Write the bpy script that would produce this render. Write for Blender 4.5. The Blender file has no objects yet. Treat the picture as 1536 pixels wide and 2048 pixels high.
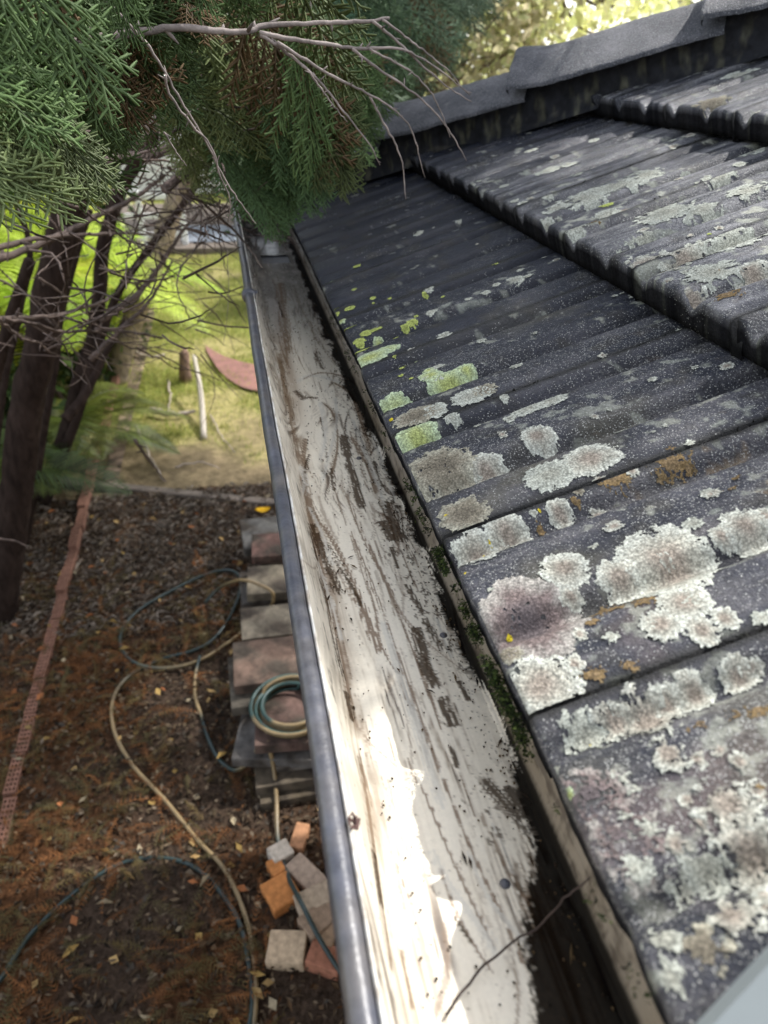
import bpy, math, random
import numpy as np
from mathutils import Matrix, Vector

# ------------------------------------------------------------------ camera
M = np.array([[0.97925375, -0.20133544, 0.02293768],
              [-0.0893258, -0.53049927, -0.84296585],
              [0.18188732, 0.82342854, -0.53747785]])      # rows: right, down, forward
C = np.array([-0.16480518, -0.2906908, 0.36055693])
F = 1420.0
scene = bpy.context.scene
COL = scene.collection
cam_d = bpy.data.cameras.new('camera'); cam = bpy.data.objects.new('camera', cam_d); COL.objects.link(cam)
cam.matrix_world = Matrix([[M[0, i], -M[1, i], -M[2, i], C[i]] for i in range(3)] + [[0, 0, 0, 1]])
cam_d.sensor_width = 36.0; cam_d.lens = F / 2048.0 * 36.0
cam_d.clip_start = 0.02; cam_d.clip_end = 600.0
cam_d.dof.use_dof = True; cam_d.dof.focus_distance = 0.80; cam_d.dof.aperture_fstop = 6.0
scene.camera = cam

# ------------------------------------------------------------------ light
SUN = np.array([1.0, 0.5, 1.56]); SUN /= np.linalg.norm(SUN)
EL = math.asin(SUN[2]); AZ = math.atan2(SUN[0], SUN[1])
world = bpy.data.worlds.new('World'); scene.world = world; world.use_nodes = True
wn = world.node_tree; bg = wn.nodes['Background']
sky = wn.nodes.new('ShaderNodeTexSky'); sky.sky_type = 'NISHITA'; sky.sun_disc = False
sky.sun_elevation = EL; sky.sun_rotation = AZ; sky.air_density = 1.0; sky.dust_density = 1.6; sky.ozone_density = 1.0
hs_ = wn.nodes.new('ShaderNodeHueSaturation'); hs_.inputs['Saturation'].default_value = .35      # thin bright cloud
wn.links.new(sky.outputs[0], hs_.inputs['Color']); wn.links.new(hs_.outputs[0], bg.inputs[0]); bg.inputs[1].default_value = 0.15
sun_d = bpy.data.lights.new('sun', 'SUN'); sun = bpy.data.objects.new('sun', sun_d); COL.objects.link(sun)
sun_d.energy = 2.0; sun_d.angle = math.radians(0.6); sun_d.color = (1.0, 0.975, 0.94)
sun.rotation_euler = Vector(SUN).to_track_quat('Z', 'Y').to_euler()
sun.location = (3, 3, 6)
vs = scene.view_settings
vs.view_transform = 'Standard'; vs.look = 'None'; vs.gamma = 1.0; vs.use_curve_mapping = False
vs.exposure = 1.5

# ------------------------------------------------------------------ helpers
rng = np.random.default_rng(7); random.seed(7)
TH = math.radians(25.0); CT, ST = math.cos(TH), math.sin(TH)
AX = np.array([CT, 0, ST]); NX = np.array([-ST, 0, CT])      # up the slope, out of the roof
G = 0.3584; W = 0.21; TILT = 0.126                            # gauge, tile width, lift of each course
ZF = -0.11; GZ = -2.5; LC = 2.15                              # gutter floor, ground, hip corner

def ray(px, py): return M.T @ np.array([(px - 768) / F, (py - 1024) / F, 1.0])
def onz(px, py, z): d = ray(px, py); return C + d * (z - C[2]) / d[2]
def ony(px, py, y): d = ray(px, py); return C + d * (y - C[1]) / d[1]
def onroof(px, py, h=0.0):
    d = ray(px, py); q = C + d * (h - NX @ C) / (NX @ d); return np.array([AX @ q, q[1]])
def at(px, py, dist): d = ray(px, py); return C + d / np.linalg.norm(d) * dist
def roofpt(a, b, n): return np.asarray(a)[..., None] * AX + np.asarray(b)[..., None] * np.array([0, 1.0, 0]) + np.asarray(n)[..., None] * NX
def sm(e0, e1, x): t = np.clip((x - e0) / (e1 - e0), 0, 1); return t * t * (3 - 2 * t)
def mixc(a, b, t): return a + (np.asarray(b) - a) * t[..., None]

_P = {}
def pn(x, y, seed=0):
    """gradient noise, about -1..1"""
    if seed not in _P:
        r = np.random.default_rng(seed + 1000); p = r.permutation(512); an = r.random(512) * 2 * np.pi
        _P[seed] = (np.concatenate([p, p]), np.cos(an), np.sin(an))
    p, gx, gy = _P[seed]
    xi = np.floor(x).astype(np.int64); yi = np.floor(y).astype(np.int64)
    xf = x - xi; yf = y - yi; xi &= 511; yi &= 511
    u = xf * xf * xf * (xf * (xf * 6 - 15) + 10); v = yf * yf * yf * (yf * (yf * 6 - 15) + 10)
    def gr(ix, iy, dx, dy):
        h = p[p[ix & 511] + (iy & 511)]; return gx[h] * dx + gy[h] * dy
    n00 = gr(xi, yi, xf, yf); n10 = gr(xi + 1, yi, xf - 1, yf)
    n01 = gr(xi, yi + 1, xf, yf - 1); n11 = gr(xi + 1, yi + 1, xf - 1, yf - 1)
    return 1.5 * ((n00 * (1 - u) + n10 * u) * (1 - v) + (n01 * (1 - u) + n11 * u) * v)
def fbm(x, y, o=4, seed=0, g=0.5):
    s = 0; a = 1; t = 0
    for i in range(o):
        s = s + a * pn(x * 2 ** i, y * 2 ** i, seed + i); t += a; a *= g
    return s / t

def mesh(name, v, faces, smooth=True, attrs=None):
    """faces: (n,3)/(n,4) array or list of arrays"""
    me = bpy.data.meshes.new(name)
    v = np.asarray(v, np.float32).reshape(-1, 3)
    fs = faces if isinstance(faces, list) else [faces]
    fs = [np.asarray(f, np.int32) for f in fs if len(f)]
    idx = np.concatenate([f.ravel() for f in fs]); cnt = np.concatenate([np.full(len(f), f.shape[1], np.int32) for f in fs])
    me.vertices.add(len(v)); me.vertices.foreach_set('co', v.ravel())
    me.loops.add(len(idx)); me.loops.foreach_set('vertex_index', idx)
    me.polygons.add(len(cnt)); st = np.concatenate([[0], np.cumsum(cnt)[:-1]]).astype(np.int32)
    me.polygons.foreach_set('loop_start', st); me.polygons.foreach_set('loop_total', cnt)
    me.polygons.foreach_set('use_smooth', np.full(len(cnt), bool(smooth)))
    me.update(calc_edges=True)
    for k, a in (attrs or {}).items():
        a = np.asarray(a, np.float32)
        if a.ndim == 2:
            at_ = me.attributes.new(k, 'FLOAT_COLOR', 'POINT')
            at_.data.foreach_set('color', np.concatenate([a, np.ones((len(a), 1), np.float32)], 1).astype(np.float32).ravel())
        else:
            at_ = me.attributes.new(k, 'FLOAT', 'POINT'); at_.data.foreach_set('value', a)
    return me
def obj(name, me, mat=None, parent=None, loc=None):
    o = bpy.data.objects.new(name, me); COL.objects.link(o)
    if mat is not None and me is not None and not me.materials: me.materials.append(mat)
    if parent is not None: o.parent = parent
    if loc is not None: o.location = loc
    return o
def thing(name, label, cat, loc=(0, 0, 0), group=None, me=None, mat=None):
    o = obj(name, me, mat); o.location = loc
    o['label'] = label; o['category'] = cat
    if group: o['group'] = group
    return o
def struct(name, me, mat): o = obj(name, me, mat); o['kind'] = 'structure'; return o
def gridf(nr, nc):
    i = np.arange(nr * nc).reshape(nr, nc)
    return np.stack([i[:-1, :-1], i[:-1, 1:], i[1:, 1:], i[1:, :-1]], -1).reshape(-1, 4)
class MB:
    """collects pieces into one mesh"""
    def __init__(s): s.v = []; s.f3 = []; s.f4 = []; s.c = []; s.n = 0
    def add(s, v, f, col=None):
        v = np.asarray(v, float).reshape(-1, 3); f = np.asarray(f)
        s.v.append(v); (s.f4 if f.shape[1] == 4 else s.f3).append(f + s.n)
        if col is not None: s.c.append(np.broadcast_to(np.asarray(col, float), (len(v), 3)))
        s.n += len(v)
    def mesh(s, name, smooth=True):
        fs = []
        if s.f4: fs.append(np.concatenate(s.f4))
        if s.f3: fs.append(np.concatenate(s.f3))
        return mesh(name, np.concatenate(s.v), fs, smooth, {'col': np.concatenate(s.c)} if s.c else None)
    def box(s, lo, hi, R=None, o=(0, 0, 0), col=None, bev=0.0):
        lo = np.array(lo, float); hi = np.array(hi, float); b = bev
        b = max(b, 1e-4); V = []
        for z, k in ((lo[2], b), (lo[2] + b, 0), (hi[2] - b, 0), (hi[2], b)):
            x0, y0, x1, y1 = lo[0] + k, lo[1] + k, hi[0] - k, hi[1] - k
            V += [(x0, y0 + b, z), (x0 + b, y0, z), (x1 - b, y0, z), (x1, y0 + b, z), (x1, y1 - b, z), (x1 - b, y1, z), (x0 + b, y1, z), (x0, y1 - b, z)]
        V = np.array(V)
        f = []
        for r in range(3):
            for i in range(8):
                j = (i + 1) % 8; f.append((r * 8 + i, r * 8 + j, (r + 1) * 8 + j, (r + 1) * 8 + i))
        cb = len(V); mc = (lo + hi) / 2
        V = np.concatenate([V, [[mc[0], mc[1], lo[2]], [mc[0], mc[1], hi[2]]]])
        t = [(cb, (i + 1) % 8, i) for i in range(8)] + [(cb + 1, 24 + i, 24 + (i + 1) % 8) for i in range(8)]
        if R is not None: V = V @ np.asarray(R).T
        V = V + np.array(o)
        s.add(V, np.array(f), col); s.n -= len(V); s.f3.append(np.array(t) + s.n); s.n += len(V)
    def tube(s, pts, rad, k=6, col=None, cap=True):
        pts = np.asarray(pts, float); n = len(pts); rad = np.broadcast_to(np.asarray(rad, float), (n,))
        t = np.gradient(pts, axis=0); t /= np.linalg.norm(t, axis=1)[:, None] + 1e-12
        ref = np.array([0, 0, 1.0]) if abs(t[:, 2].mean()) < .8 else np.array([1.0, 0, 0])
        e1 = np.cross(t, ref); e1 /= np.linalg.norm(e1, axis=1)[:, None] + 1e-12; e2 = np.cross(t, e1)
        an = np.arange(k) * 2 * np.pi / k
        V = pts[:, None] + rad[:, None, None] * (np.cos(an)[None, :, None] * e1[:, None] + np.sin(an)[None, :, None] * e2[:, None])
        i = np.arange(n * k).reshape(n, k); j = np.roll(i, -1, 1)
        f = np.stack([i[:-1], j[:-1], j[1:], i[1:]], -1).reshape(-1, 4)
        V = V.reshape(-1, 3)
        if col is not None and np.ndim(col) == 2: col = np.repeat(np.asarray(col), k, 0)
        s.add(V, f, col)
        if cap and k > 2:
            s.f3.append(np.array([(i[0, 0], i[0, m + 1], i[0, m]) for m in range(1, k - 1)] + [(i[-1, 0], i[-1, m], i[-1, m + 1]) for m in range(1, k - 1)]) + s.n - len(V))
def spline(pts, n, jit=0.0):
    pts = np.asarray(pts, float); m = len(pts)
    d = np.concatenate([[0], np.cumsum(np.linalg.norm(np.diff(pts, axis=0), axis=1))]); d /= d[-1]
    P = np.concatenate([[2 * pts[0] - pts[1]], pts, [2 * pts[-1] - pts[-2]]])
    T = np.linspace(0, 1, n); k = np.clip(np.searchsorted(d, T, 'right') - 1, 0, m - 2)
    u = ((T - d[k]) / (d[k + 1] - d[k] + 1e-12))[:, None]
    p0, p1, p2, p3 = P[k], P[k + 1], P[k + 2], P[k + 3]
    q = .5 * (2 * p1 + (p2 - p0) * u + (2 * p0 - 5 * p1 + 4 * p2 - p3) * u ** 2 + (3 * p1 - p0 - 3 * p2 + p3) * u ** 3)
    if jit: q[1:-1] += rng.normal(0, jit, q[1:-1].shape)
    return q

# ------------------------------------------------------------------ materials
def mat(name, color=(.5, .5, .5), rough=.7, attr=None, var=0.0, vscale=20.0, bump=0.0, bscale=200.0, bdist=0.001, spec=0.4,
        trans=0.0, rattr=None, tint2=None, speck=None, stretch=None, metal=0.0, coat=0.0, crumb=0.0, sattr=None):
    m = bpy.data.materials.new(name); m.use_nodes = True; nt = m.node_tree; N = nt.nodes; L = nt.links
    b = N['Principled BSDF']; b.inputs['Roughness'].default_value = rough; b.inputs['Specular IOR Level'].default_value = spec
    b.inputs['Metallic'].default_value = metal; b.inputs['Coat Weight'].default_value = coat
    tc = N.new('ShaderNodeTexCoord'); vec = tc.outputs['Object']
    if stretch:
        mp = N.new('ShaderNodeMapping'); mp.inputs['Scale'].default_value = stretch; L.new(vec, mp.inputs[0]); vec = mp.outputs[0]
    if attr:
        a = N.new('ShaderNodeAttribute'); a.attribute_name = attr; c = a.outputs['Color']
    else:
        r = N.new('ShaderNodeRGB'); r.outputs[0].default_value = (*color, 1); c = r.outputs[0]
    if var:
        n1 = N.new('ShaderNodeTexNoise'); n1.inputs['Scale'].default_value = vscale; n1.inputs['Detail'].default_value = 6; n1.inputs['Roughness'].default_value = .65
        L.new(vec, n1.inputs[0])
        rp = N.new('ShaderNodeMapRange'); rp.inputs[1].default_value = .3; rp.inputs[2].default_value = .7
        rp.inputs[3].default_value = 1 - var; rp.inputs[4].default_value = 1 + var; L.new(n1.outputs[0], rp.inputs[0])
        if tint2:
            mx = N.new('ShaderNodeMix'); mx.data_type = 'RGBA'; mx.inputs[7].default_value = (*tint2, 1)
            n2 = N.new('ShaderNodeTexNoise'); n2.inputs['Scale'].default_value = vscale * .4; n2.inputs['Detail'].default_value = 4; L.new(vec, n2.inputs[0])
            r2 = N.new('ShaderNodeMapRange'); r2.inputs[1].default_value = .42; r2.inputs[2].default_value = .62; L.new(n2.outputs[0], r2.inputs[0])
            L.new(r2.outputs[0], mx.inputs[0]); L.new(c, mx.inputs[6]); c = mx.outputs[2]
        vm = N.new('ShaderNodeVectorMath'); vm.operation = 'SCALE'; L.new(c, vm.inputs[0]); L.new(rp.outputs[0], vm.inputs['Scale']); c = vm.outputs[0]
    if speck:
        sc_, sc_col, fac_attr = speck
        vo = N.new('ShaderNodeTexVoronoi'); vo.inputs['Scale'].default_value = sc_; L.new(vec, vo.inputs['Vector'])
        sa = N.new('ShaderNodeAttribute'); sa.attribute_name = fac_attr
        sx = N.new('ShaderNodeSeparateColor'); L.new(vo.outputs['Color'], sx.inputs[0])
        m1 = N.new('ShaderNodeMath'); m1.operation = 'MULTIPLY_ADD'; m1.inputs[1].default_value = .62; m1.inputs[2].default_value = 0.04; L.new(sa.outputs['Fac'], m1.inputs[0])
        m2 = N.new('ShaderNodeMath'); m2.operation = 'LESS_THAN'; L.new(sx.outputs[0], m2.inputs[0]); L.new(m1.outputs[0], m2.inputs[1])
        rs = N.new('ShaderNodeMapRange'); rs.inputs[1].default_value = .55; rs.inputs[2].default_value = .3; L.new(vo.outputs['Distance'], rs.inputs[0])
        m3 = N.new('ShaderNodeMath'); m3.operation = 'MULTIPLY'; L.new(m2.outputs[0], m3.inputs[0]); L.new(rs.outputs[0], m3.inputs[1])
        m4 = N.new('ShaderNodeMath'); m4.operation = 'MULTIPLY'; L.new(m3.outputs[0], m4.inputs[0]); L.new(sx.outputs[1], m4.inputs[1])
        mx = N.new('ShaderNodeMix'); mx.data_type = 'RGBA'; mx.inputs[7].default_value = (*sc_col, 1)
        L.new(m4.outputs[0], mx.inputs[0]); L.new(c, mx.inputs[6]); c = mx.outputs[2]
    if crumb:
        vo = N.new('ShaderNodeTexVoronoi'); vo.inputs['Scale'].default_value = crumb; L.new(vec, vo.inputs['Vector'])
        rs = N.new('ShaderNodeMapRange'); rs.inputs[1].default_value = .15; rs.inputs[2].default_value = .75; rs.inputs[3].default_value = 1.2; rs.inputs[4].default_value = .6; L.new(vo.outputs['Distance'], rs.inputs[0])
        vm = N.new('ShaderNodeVectorMath'); vm.operation = 'SCALE'; L.new(c, vm.inputs[0]); L.new(rs.outputs[0], vm.inputs['Scale']); c = vm.outputs[0]
    L.new(c, b.inputs['Base Color'])
    if rattr:
        a2 = N.new('ShaderNodeAttribute'); a2.attribute_name = rattr; L.new(a2.outputs['Fac'], b.inputs['Roughness'])
    if sattr:
        a3 = N.new('ShaderNodeAttribute'); a3.attribute_name = sattr; L.new(a3.outputs['Fac'], b.inputs['Specular IOR Level'])
    if bump:
        nb = N.new('ShaderNodeTexNoise'); nb.inputs['Scale'].default_value = bscale; nb.inputs['Detail'].default_value = 5; nb.inputs['Roughness'].default_value = .6; L.new(vec, nb.inputs[0])
        bp = N.new('ShaderNodeBump'); bp.inputs['Strength'].default_value = bump; bp.inputs['Distance'].default_value = bdist
        L.new(nb.outputs[0], bp.inputs['Height']); L.new(bp.outputs[0], b.inputs['Normal'])
    if trans:
        tr = N.new('ShaderNodeBsdfTranslucent'); L.new(c, tr.inputs[0]); ms = N.new('ShaderNodeMixShader'); ms.inputs[0].default_value = trans
        out = N['Material Output']; L.new(b.outputs[0], ms.inputs[1]); L.new(tr.outputs[0], ms.inputs[2]); L.new(ms.outputs[0], out.inputs[0])
    return m
m_tile = mat('weathered_tile', attr='col', rough=.5, rattr='rgh', var=.35, vscale=260, bump=1.0, bscale=480, bdist=.003, spec=.65, sattr='spc',
             speck=(640, (.42, .42, .39), 'spk'))
m_lichen = mat('lichen', attr='col', rough=.95, var=.3, vscale=200, crumb=520, bump=1.0, bscale=450, bdist=.0014, spec=.1)
m_gutter = mat('gutter_steel', attr='col', rough=.35, sattr='spc', rattr='rgh', var=.06, vscale=300, bump=.15, bscale=300, bdist=.0006, spec=.5)
m_bead = mat('gutter_bead_paint', color=(.060, .063, .078), rough=.36, var=.4, vscale=45, bump=.6, bscale=70, bdist=.0016, spec=.55, tint2=(.095, .088, .085))
m_beadw = mat('cream_paint', color=(.66, .64, .58), rough=.4, var=.2, vscale=120, tint2=(.40, .34, .27))
m_cap = mat('ridge_cap_coating', attr='col', rough=.36, var=.35, vscale=160, bump=1.0, bscale=330, bdist=.005, spec=.55, speck=(480, (.32, .32, .33), 'spk'))
m_mortar = mat('mortar_bed', attr='col', rough=.8, var=.4, vscale=40, bump=.7, bscale=120, bdist=.003, spec=.15)
m_moss = mat('moss', attr='col', rough=.9, spec=.1, trans=.15)
m_foliage = mat('conifer_foliage', attr='col', rough=.55, var=.3, vscale=60, spec=.22, trans=.22, bump=.4, bscale=500, bdist=.001)
m_bark = mat('bark', attr='col', rough=.9, var=.5, vscale=30, bump=1, bscale=60, bdist=.012, spec=.05, stretch=(1, 1, .3))
m_twig = mat('twig_bark', attr='col', rough=.8, var=.35, vscale=90, bump=.6, bscale=260, bdist=.001, spec=.25)
m_litter = mat('leaf_litter', attr='col', rough=.85, var=.3, vscale=60, spec=.12, trans=.1)
m_soil = mat('mulch_soil', attr='col', rough=.95, var=.6, vscale=45, bump=1, bscale=70, bdist=.02, spec=.04)
m_lawn = mat('lawn', attr='col', rough=.9, var=.45, vscale=14, bump=1, bscale=60, bdist=.02, spec=.1)
m_grass = mat('grass_blade', attr='col', rough=.6, trans=.35, spec=.2)
m_palm = mat('palm_leaf', attr='col', rough=.45, trans=.5, spec=.35)
m_brick = mat('brick', attr='col', rough=.85, var=.35, vscale=35, bump=.6, bscale=150, bdist=.003, spec=.15)
m_paver = mat('concrete_paver', attr='col', rough=.9, var=.55, vscale=14, tint2=(.045, .036, .028), bump=.8, bscale=140, bdist=.003, spec=.2)
m_timber = mat('weathered_timber', color=(.13, .105, .085), rough=.85, var=.5, vscale=18, bump=.7, bscale=60, bdist=.004, stretch=(.15, 1, 1))
m_hose = mat('hose_rubber', attr='col', rough=.4, spec=.5, var=.2, vscale=20)
m_white = mat('white_paint', color=(.80, .80, .78), rough=.5, var=.08, vscale=8)
m_house = mat('cream_brickwork', color=(.42, .33, .25), rough=.85, var=.3, vscale=12)
m_red = mat('red_paving', color=(.20, .095, .08), rough=.85, var=.35, vscale=10, bump=.4, bscale=60, bdist=.004)
m_grey = mat('grey_plastic', color=(.17, .19, .19), rough=.45, var=.06, vscale=9, spec=.4)
m_leafbg = mat('tree_leaf', attr='col', rough=.6, trans=.7, spec=.25)
m_slate = mat('blue_grey_paving', color=(.16, .18, .21), rough=.7, var=.2, vscale=6)

# ------------------------------------------------------------------ the roof: tiles, lichen, hip caps, eave
house = thing('house', 'house corner with a dark tiled hip roof blotched with pale lichen', 'house', (0, 0, 0))

def valley(u):
    """tile cross-profile, u from the far side lap (0) towards the near side (W)"""
    n = np.zeros_like(u)
    for c in (0.021, 0.126):
        d = u - c
        n -= .0172 * np.exp(-np.where(d < 0, (d / .0085), (d / .0145)) ** 2)
    return n - .004 * sm(.17, .21, u)
TJ = {}
def tile_j(k, i):
    if (k, i) not in TJ:
        r = np.random.default_rng(k * 100 + i + 500)
        TJ[(k, i)] = (r.normal(0, .0009), r.normal(0, .004), r.normal(0, .0015), r.normal(0, .003))
    return TJ[(k, i)]
COFF = {0: 0.0, 1: 0.1125, 2: 0.0345, 3: 0.135, 4: 0.02, 5: 0.12}
def joint_b(k, i): return COFF[k] + i * W          # tile i of course k spans b from joint_b down to joint_b - W
def tile_n(k, i, u, v):
    """height of the tile's upper face out of the roof plane"""
    j = tile_j(k, i)
    n = valley(u) - TILT * v + j[0] + j[1] * (u - W / 2) - j[3] * .3 * v
    n -= .0035 * np.exp(-v / .0022)                   # rounded nose
    return n
def tile_col(a, b, u, v, k):
    """albedo, roughness and speck density of the worn coating, lit tone and sheen painted in"""
    wear_lit = sm(-.35, .5, fbm(a * 9, b * 14, 5, 11) + .55 * sm(.95, .05, b) + .25 * (k > 0) - .42)  # real wear plus a painted lit tone on the nearer tiles
    base = np.empty(a.shape + (3,)); base[:] = (.013, .016, .027)
    base = mixc(base, (.074, .074, .088), wear_lit * .8)
    streak = fbm(b * 95, a * 5, 4, 13) * .6 + fbm(b * 40, a * 9, 3, 14) * .5
    up_ = (k > 0) * sm(1.55, .95, b - .25 * (k > 1))
    base = mixc(base, (.215, .212, .220), up_ * sm(-.35, .45, streak + .35 * fbm(a * 9, b * 9, 3, 15)) * .8)  # pale streaks on upper courses, sky sheen put into the colour
    base = mixc(base, (.125, .118, .120), (k == 0) * sm(.75, .05, b) * sm(-.25, .45, streak + .5 * fbm(a * 12, b * 16, 4, 16)) * .65)  # nearer tiles paled, their stronger light put into the colour
    base = base * (1 + .35 * streak)[..., None]
    grime = sm(.05, .5, fbm(a * 22, b * 30, 4, 31)); base = mixc(base, (.035, .031, .022), grime * .55)
    olive = sm(.15, .5, fbm(a * 6 + 9, b * 9, 4, 41)) * sm(.9, .2, b); base = mixc(base, (.115, .105, .07), olive * .55)
    purple = sm(.1, .45, fbm(a * 7 + 3, b * 8 + 5, 4, 51)) * sm(.32, -.05, b) * (k == 0); base = mixc(base, (.13, .095, .09), purple * .6)
    # thin crusts that follow the lie of the tile
    cr = fbm(a * 45, b * 60, 5, 61) + .55 * fbm(a * 7, b * 10, 3, 71)
    dens = sm(1.25, .3, b) * .34 + .22 * (k > 0) * sm(1.5, .9, b)
    crust = sm(.46 - dens * .55, .60 - dens * .55, cr) 
    tone = fbm(a * 16, b * 16, 3, 81)[..., None]
    ccol = np.array([.36, .37, .31]) + tone * np.array([.07, .05, .03])
    base = base + (ccol - base) * (crust * (.55 + .3 * (k > 0)))[..., None]
    orr = sm(.36, .56, fbm(a * 30 + 4, b * 34, 4, 91) + .35 * pn(a * 5 + 1, b * 6, 95)) * sm(.55, .1, b) * sm(.10, .20, a)
    base = mixc(base, (.22, .15, .075), orr * .6)
    ss = (k == 0) * 1.0
    wet = sm(.75, 1.25, b)
    rgh = .37 - .14 * wet + .40 * crust + .06 * wear_lit
    spk = np.clip(.75 * sm(1.15, .1, b) - .10 + .75 * fbm(a * 5 + 2, b * 7, 3, 23) + .25 * fbm(a * 12, b * 12, 3, 21) + .35 * (k > 0) * sm(1.6, 1.0, b), -.4, 1.3)
    tr = np.exp(-((u - .021) / .008) ** 2) + np.exp(-((u - .126) / .009) ** 2); base = mixc(base, (.022, .021, .020), np.clip(tr, 0, 1) * .55 * sm(-.5, .4, fbm(a * 20, b * 40, 3, 97)))
    # near black along the laps and the side channels
    lap = np.maximum(np.exp(-(u / .006) ** 2), np.exp(-((u - W + .008) / .006) ** 2))
    base = mixc(base, (.012, .012, .010), lap * .85); spk = spk - .8 * lap
    return base, np.clip(rgh, .2, 1), spk

tiles = {}
def make_tile(k, i):
    bj = joint_b(k, i); a0 = k * G
    # trimmed against the hip
    ctr = roofpt(a0 + .1, bj - W / 2, 0.); dist = np.linalg.norm(ctr - C)
    r = .0012 if dist < .72 else (.0018 if dist < 1.0 else (.0026 if dist < 1.5 else .004))
    if bj - W < -.48: r = .006
    if k > 2: r = .006
    gap = .0080
    us = np.linspace(0, W - gap, int((W - gap) / r) + 1)
    vs_ = np.concatenate([[0, .0006, .0016, .0032], np.linspace(.0055, .405, int(.4 / (r * 1.25)) + 1)])
    U, V = np.meshgrid(us, vs_)
    j = tile_j(k, i)
    A_ = a0 + V + j[2] + .0012 * pn(U * 60 + i * 7, V * 0 + k * 3., 5) * np.exp(-V / .02)
    B_ = bj - U
    n = tile_n(k, i, U, V) + .0006 * pn(A_ * 330, B_ * 330, 3) + .0007 * pn(A_ * 70, B_ * 70, 4)
    # nose: rows going down the front face and under it
    fr = [(-.0006, .30), (.0, .62), (.0012, 1.0), (.012, 1.05)]
    rowsA = []; rowsN = []
    top = n[0]; bot = -.040 + .15 * valley(us) + j[0]
    for da, q in fr:
        nn_ = top + (bot - top) * q + .0006 * pn(us * 150, us * 0 + q * 9 + i, 6)
        rowsA.append(A_[0] + da + (nn_ - top) * math.tan(TH) * .36); rowsN.append(nn_)
    A2 = np.concatenate([np.array(rowsA)[::-1], A_]); N2 = np.concatenate([np.array(rowsN)[::-1], n]); nf = len(fr)
    B2 = np.concatenate([np.repeat(B_[:1], nf, 0), B_]); U2 = np.concatenate([np.repeat(U[:1], nf, 0), U]); V2 = np.concatenate([np.zeros((nf, len(us))), V])
    # side returns
    def side(X, d0, d1, d2): return np.concatenate([X[:, :1] + d0, X, X[:, -1:] + d1, X[:, -1:] + d2], 1)
    A2 = side(A2, 0, 0, 0); B2 = side(B2, .0004, -.0004, -.016); N2 = side(N2, -.024, -.015, -.017); U2 = side(U2, 0, 0, 0); V2 = side(V2, 0, 0, 0)
    # raking cut along the hip
    lim = (LC - .02) - A2 * CT
    keep = (B2 < lim)
    B2c = B2
    P = roofpt(A2, B2c, N2).reshape(-1, 3)
    f = gridf(*A2.shape)
    kv = keep.ravel(); f = f[kv[f].any(1)]
    if not len(f): return None
    over = ~kv; P[over] = roofpt(A2.ravel()[over], np.minimum(B2.ravel()[over], lim.ravel()[over] + .0), N2.ravel()[over])
    c, rg, sp = tile_col(A2, B2, U2, V2, k)
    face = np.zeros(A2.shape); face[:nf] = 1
    c = mixc(c, (.010, .010, .011), face * .9)  # shade on the nose fronts put into the colour as near black
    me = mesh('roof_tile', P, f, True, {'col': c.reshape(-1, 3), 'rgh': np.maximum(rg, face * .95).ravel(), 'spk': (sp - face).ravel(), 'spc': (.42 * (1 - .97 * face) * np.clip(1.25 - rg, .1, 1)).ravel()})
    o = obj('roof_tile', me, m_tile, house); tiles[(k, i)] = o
    return o
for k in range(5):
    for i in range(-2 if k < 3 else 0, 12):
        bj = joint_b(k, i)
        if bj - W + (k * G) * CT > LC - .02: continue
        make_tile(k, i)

def find_tile(a, b):
    k = int(np.floor(a / G + 1e-6)); k = max(0, k)
    i = int(np.ceil((b - COFF[k]) / W - 1e-9)); return k, i
def backproj_tile(px, py):
    a, b = onroof(px, py, 0.0)
    for _ in range(6):
        k, i = find_tile(max(a, 0), b); u = joint_b(k, i) - b; v = max(a - k * G, 0)
        a, b = onroof(px, py, float(tile_n(k, i, np.array(u), np.array(v))))
    return max(a, .002), b
LK = {  # rim colour, body colour, core colour
    'A': ((.52, .53, .46), (.38, .37, .31), (.29, .25, .205)), 'B': ((.34, .32, .285), (.185, .145, .135), (.125, .105, .105)),
    'G': ((.42, .50, .33), (.40, .46, .25), (.38, .42, .16)), 'Y': ((.44, .50, .15), (.37, .42, .12), (.30, .34, .10)),
    'W': ((.46, .475, .41), (.39, .40, .34), (.33, .33, .275)), 'O': ((.20, .15, .085), (.21, .145, .07), (.19, .135, .075)), 'X': ((.60, .48, .04), (.55, .44, .03), (.5, .4, .03)),
    'K': ((.006, .006, .006), (.004, .004, .004), (.003, .003, .003)), 'T': ((.36, .345, .27), (.23, .205, .155), (.165, .145, .11))}
nl = [0]
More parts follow.
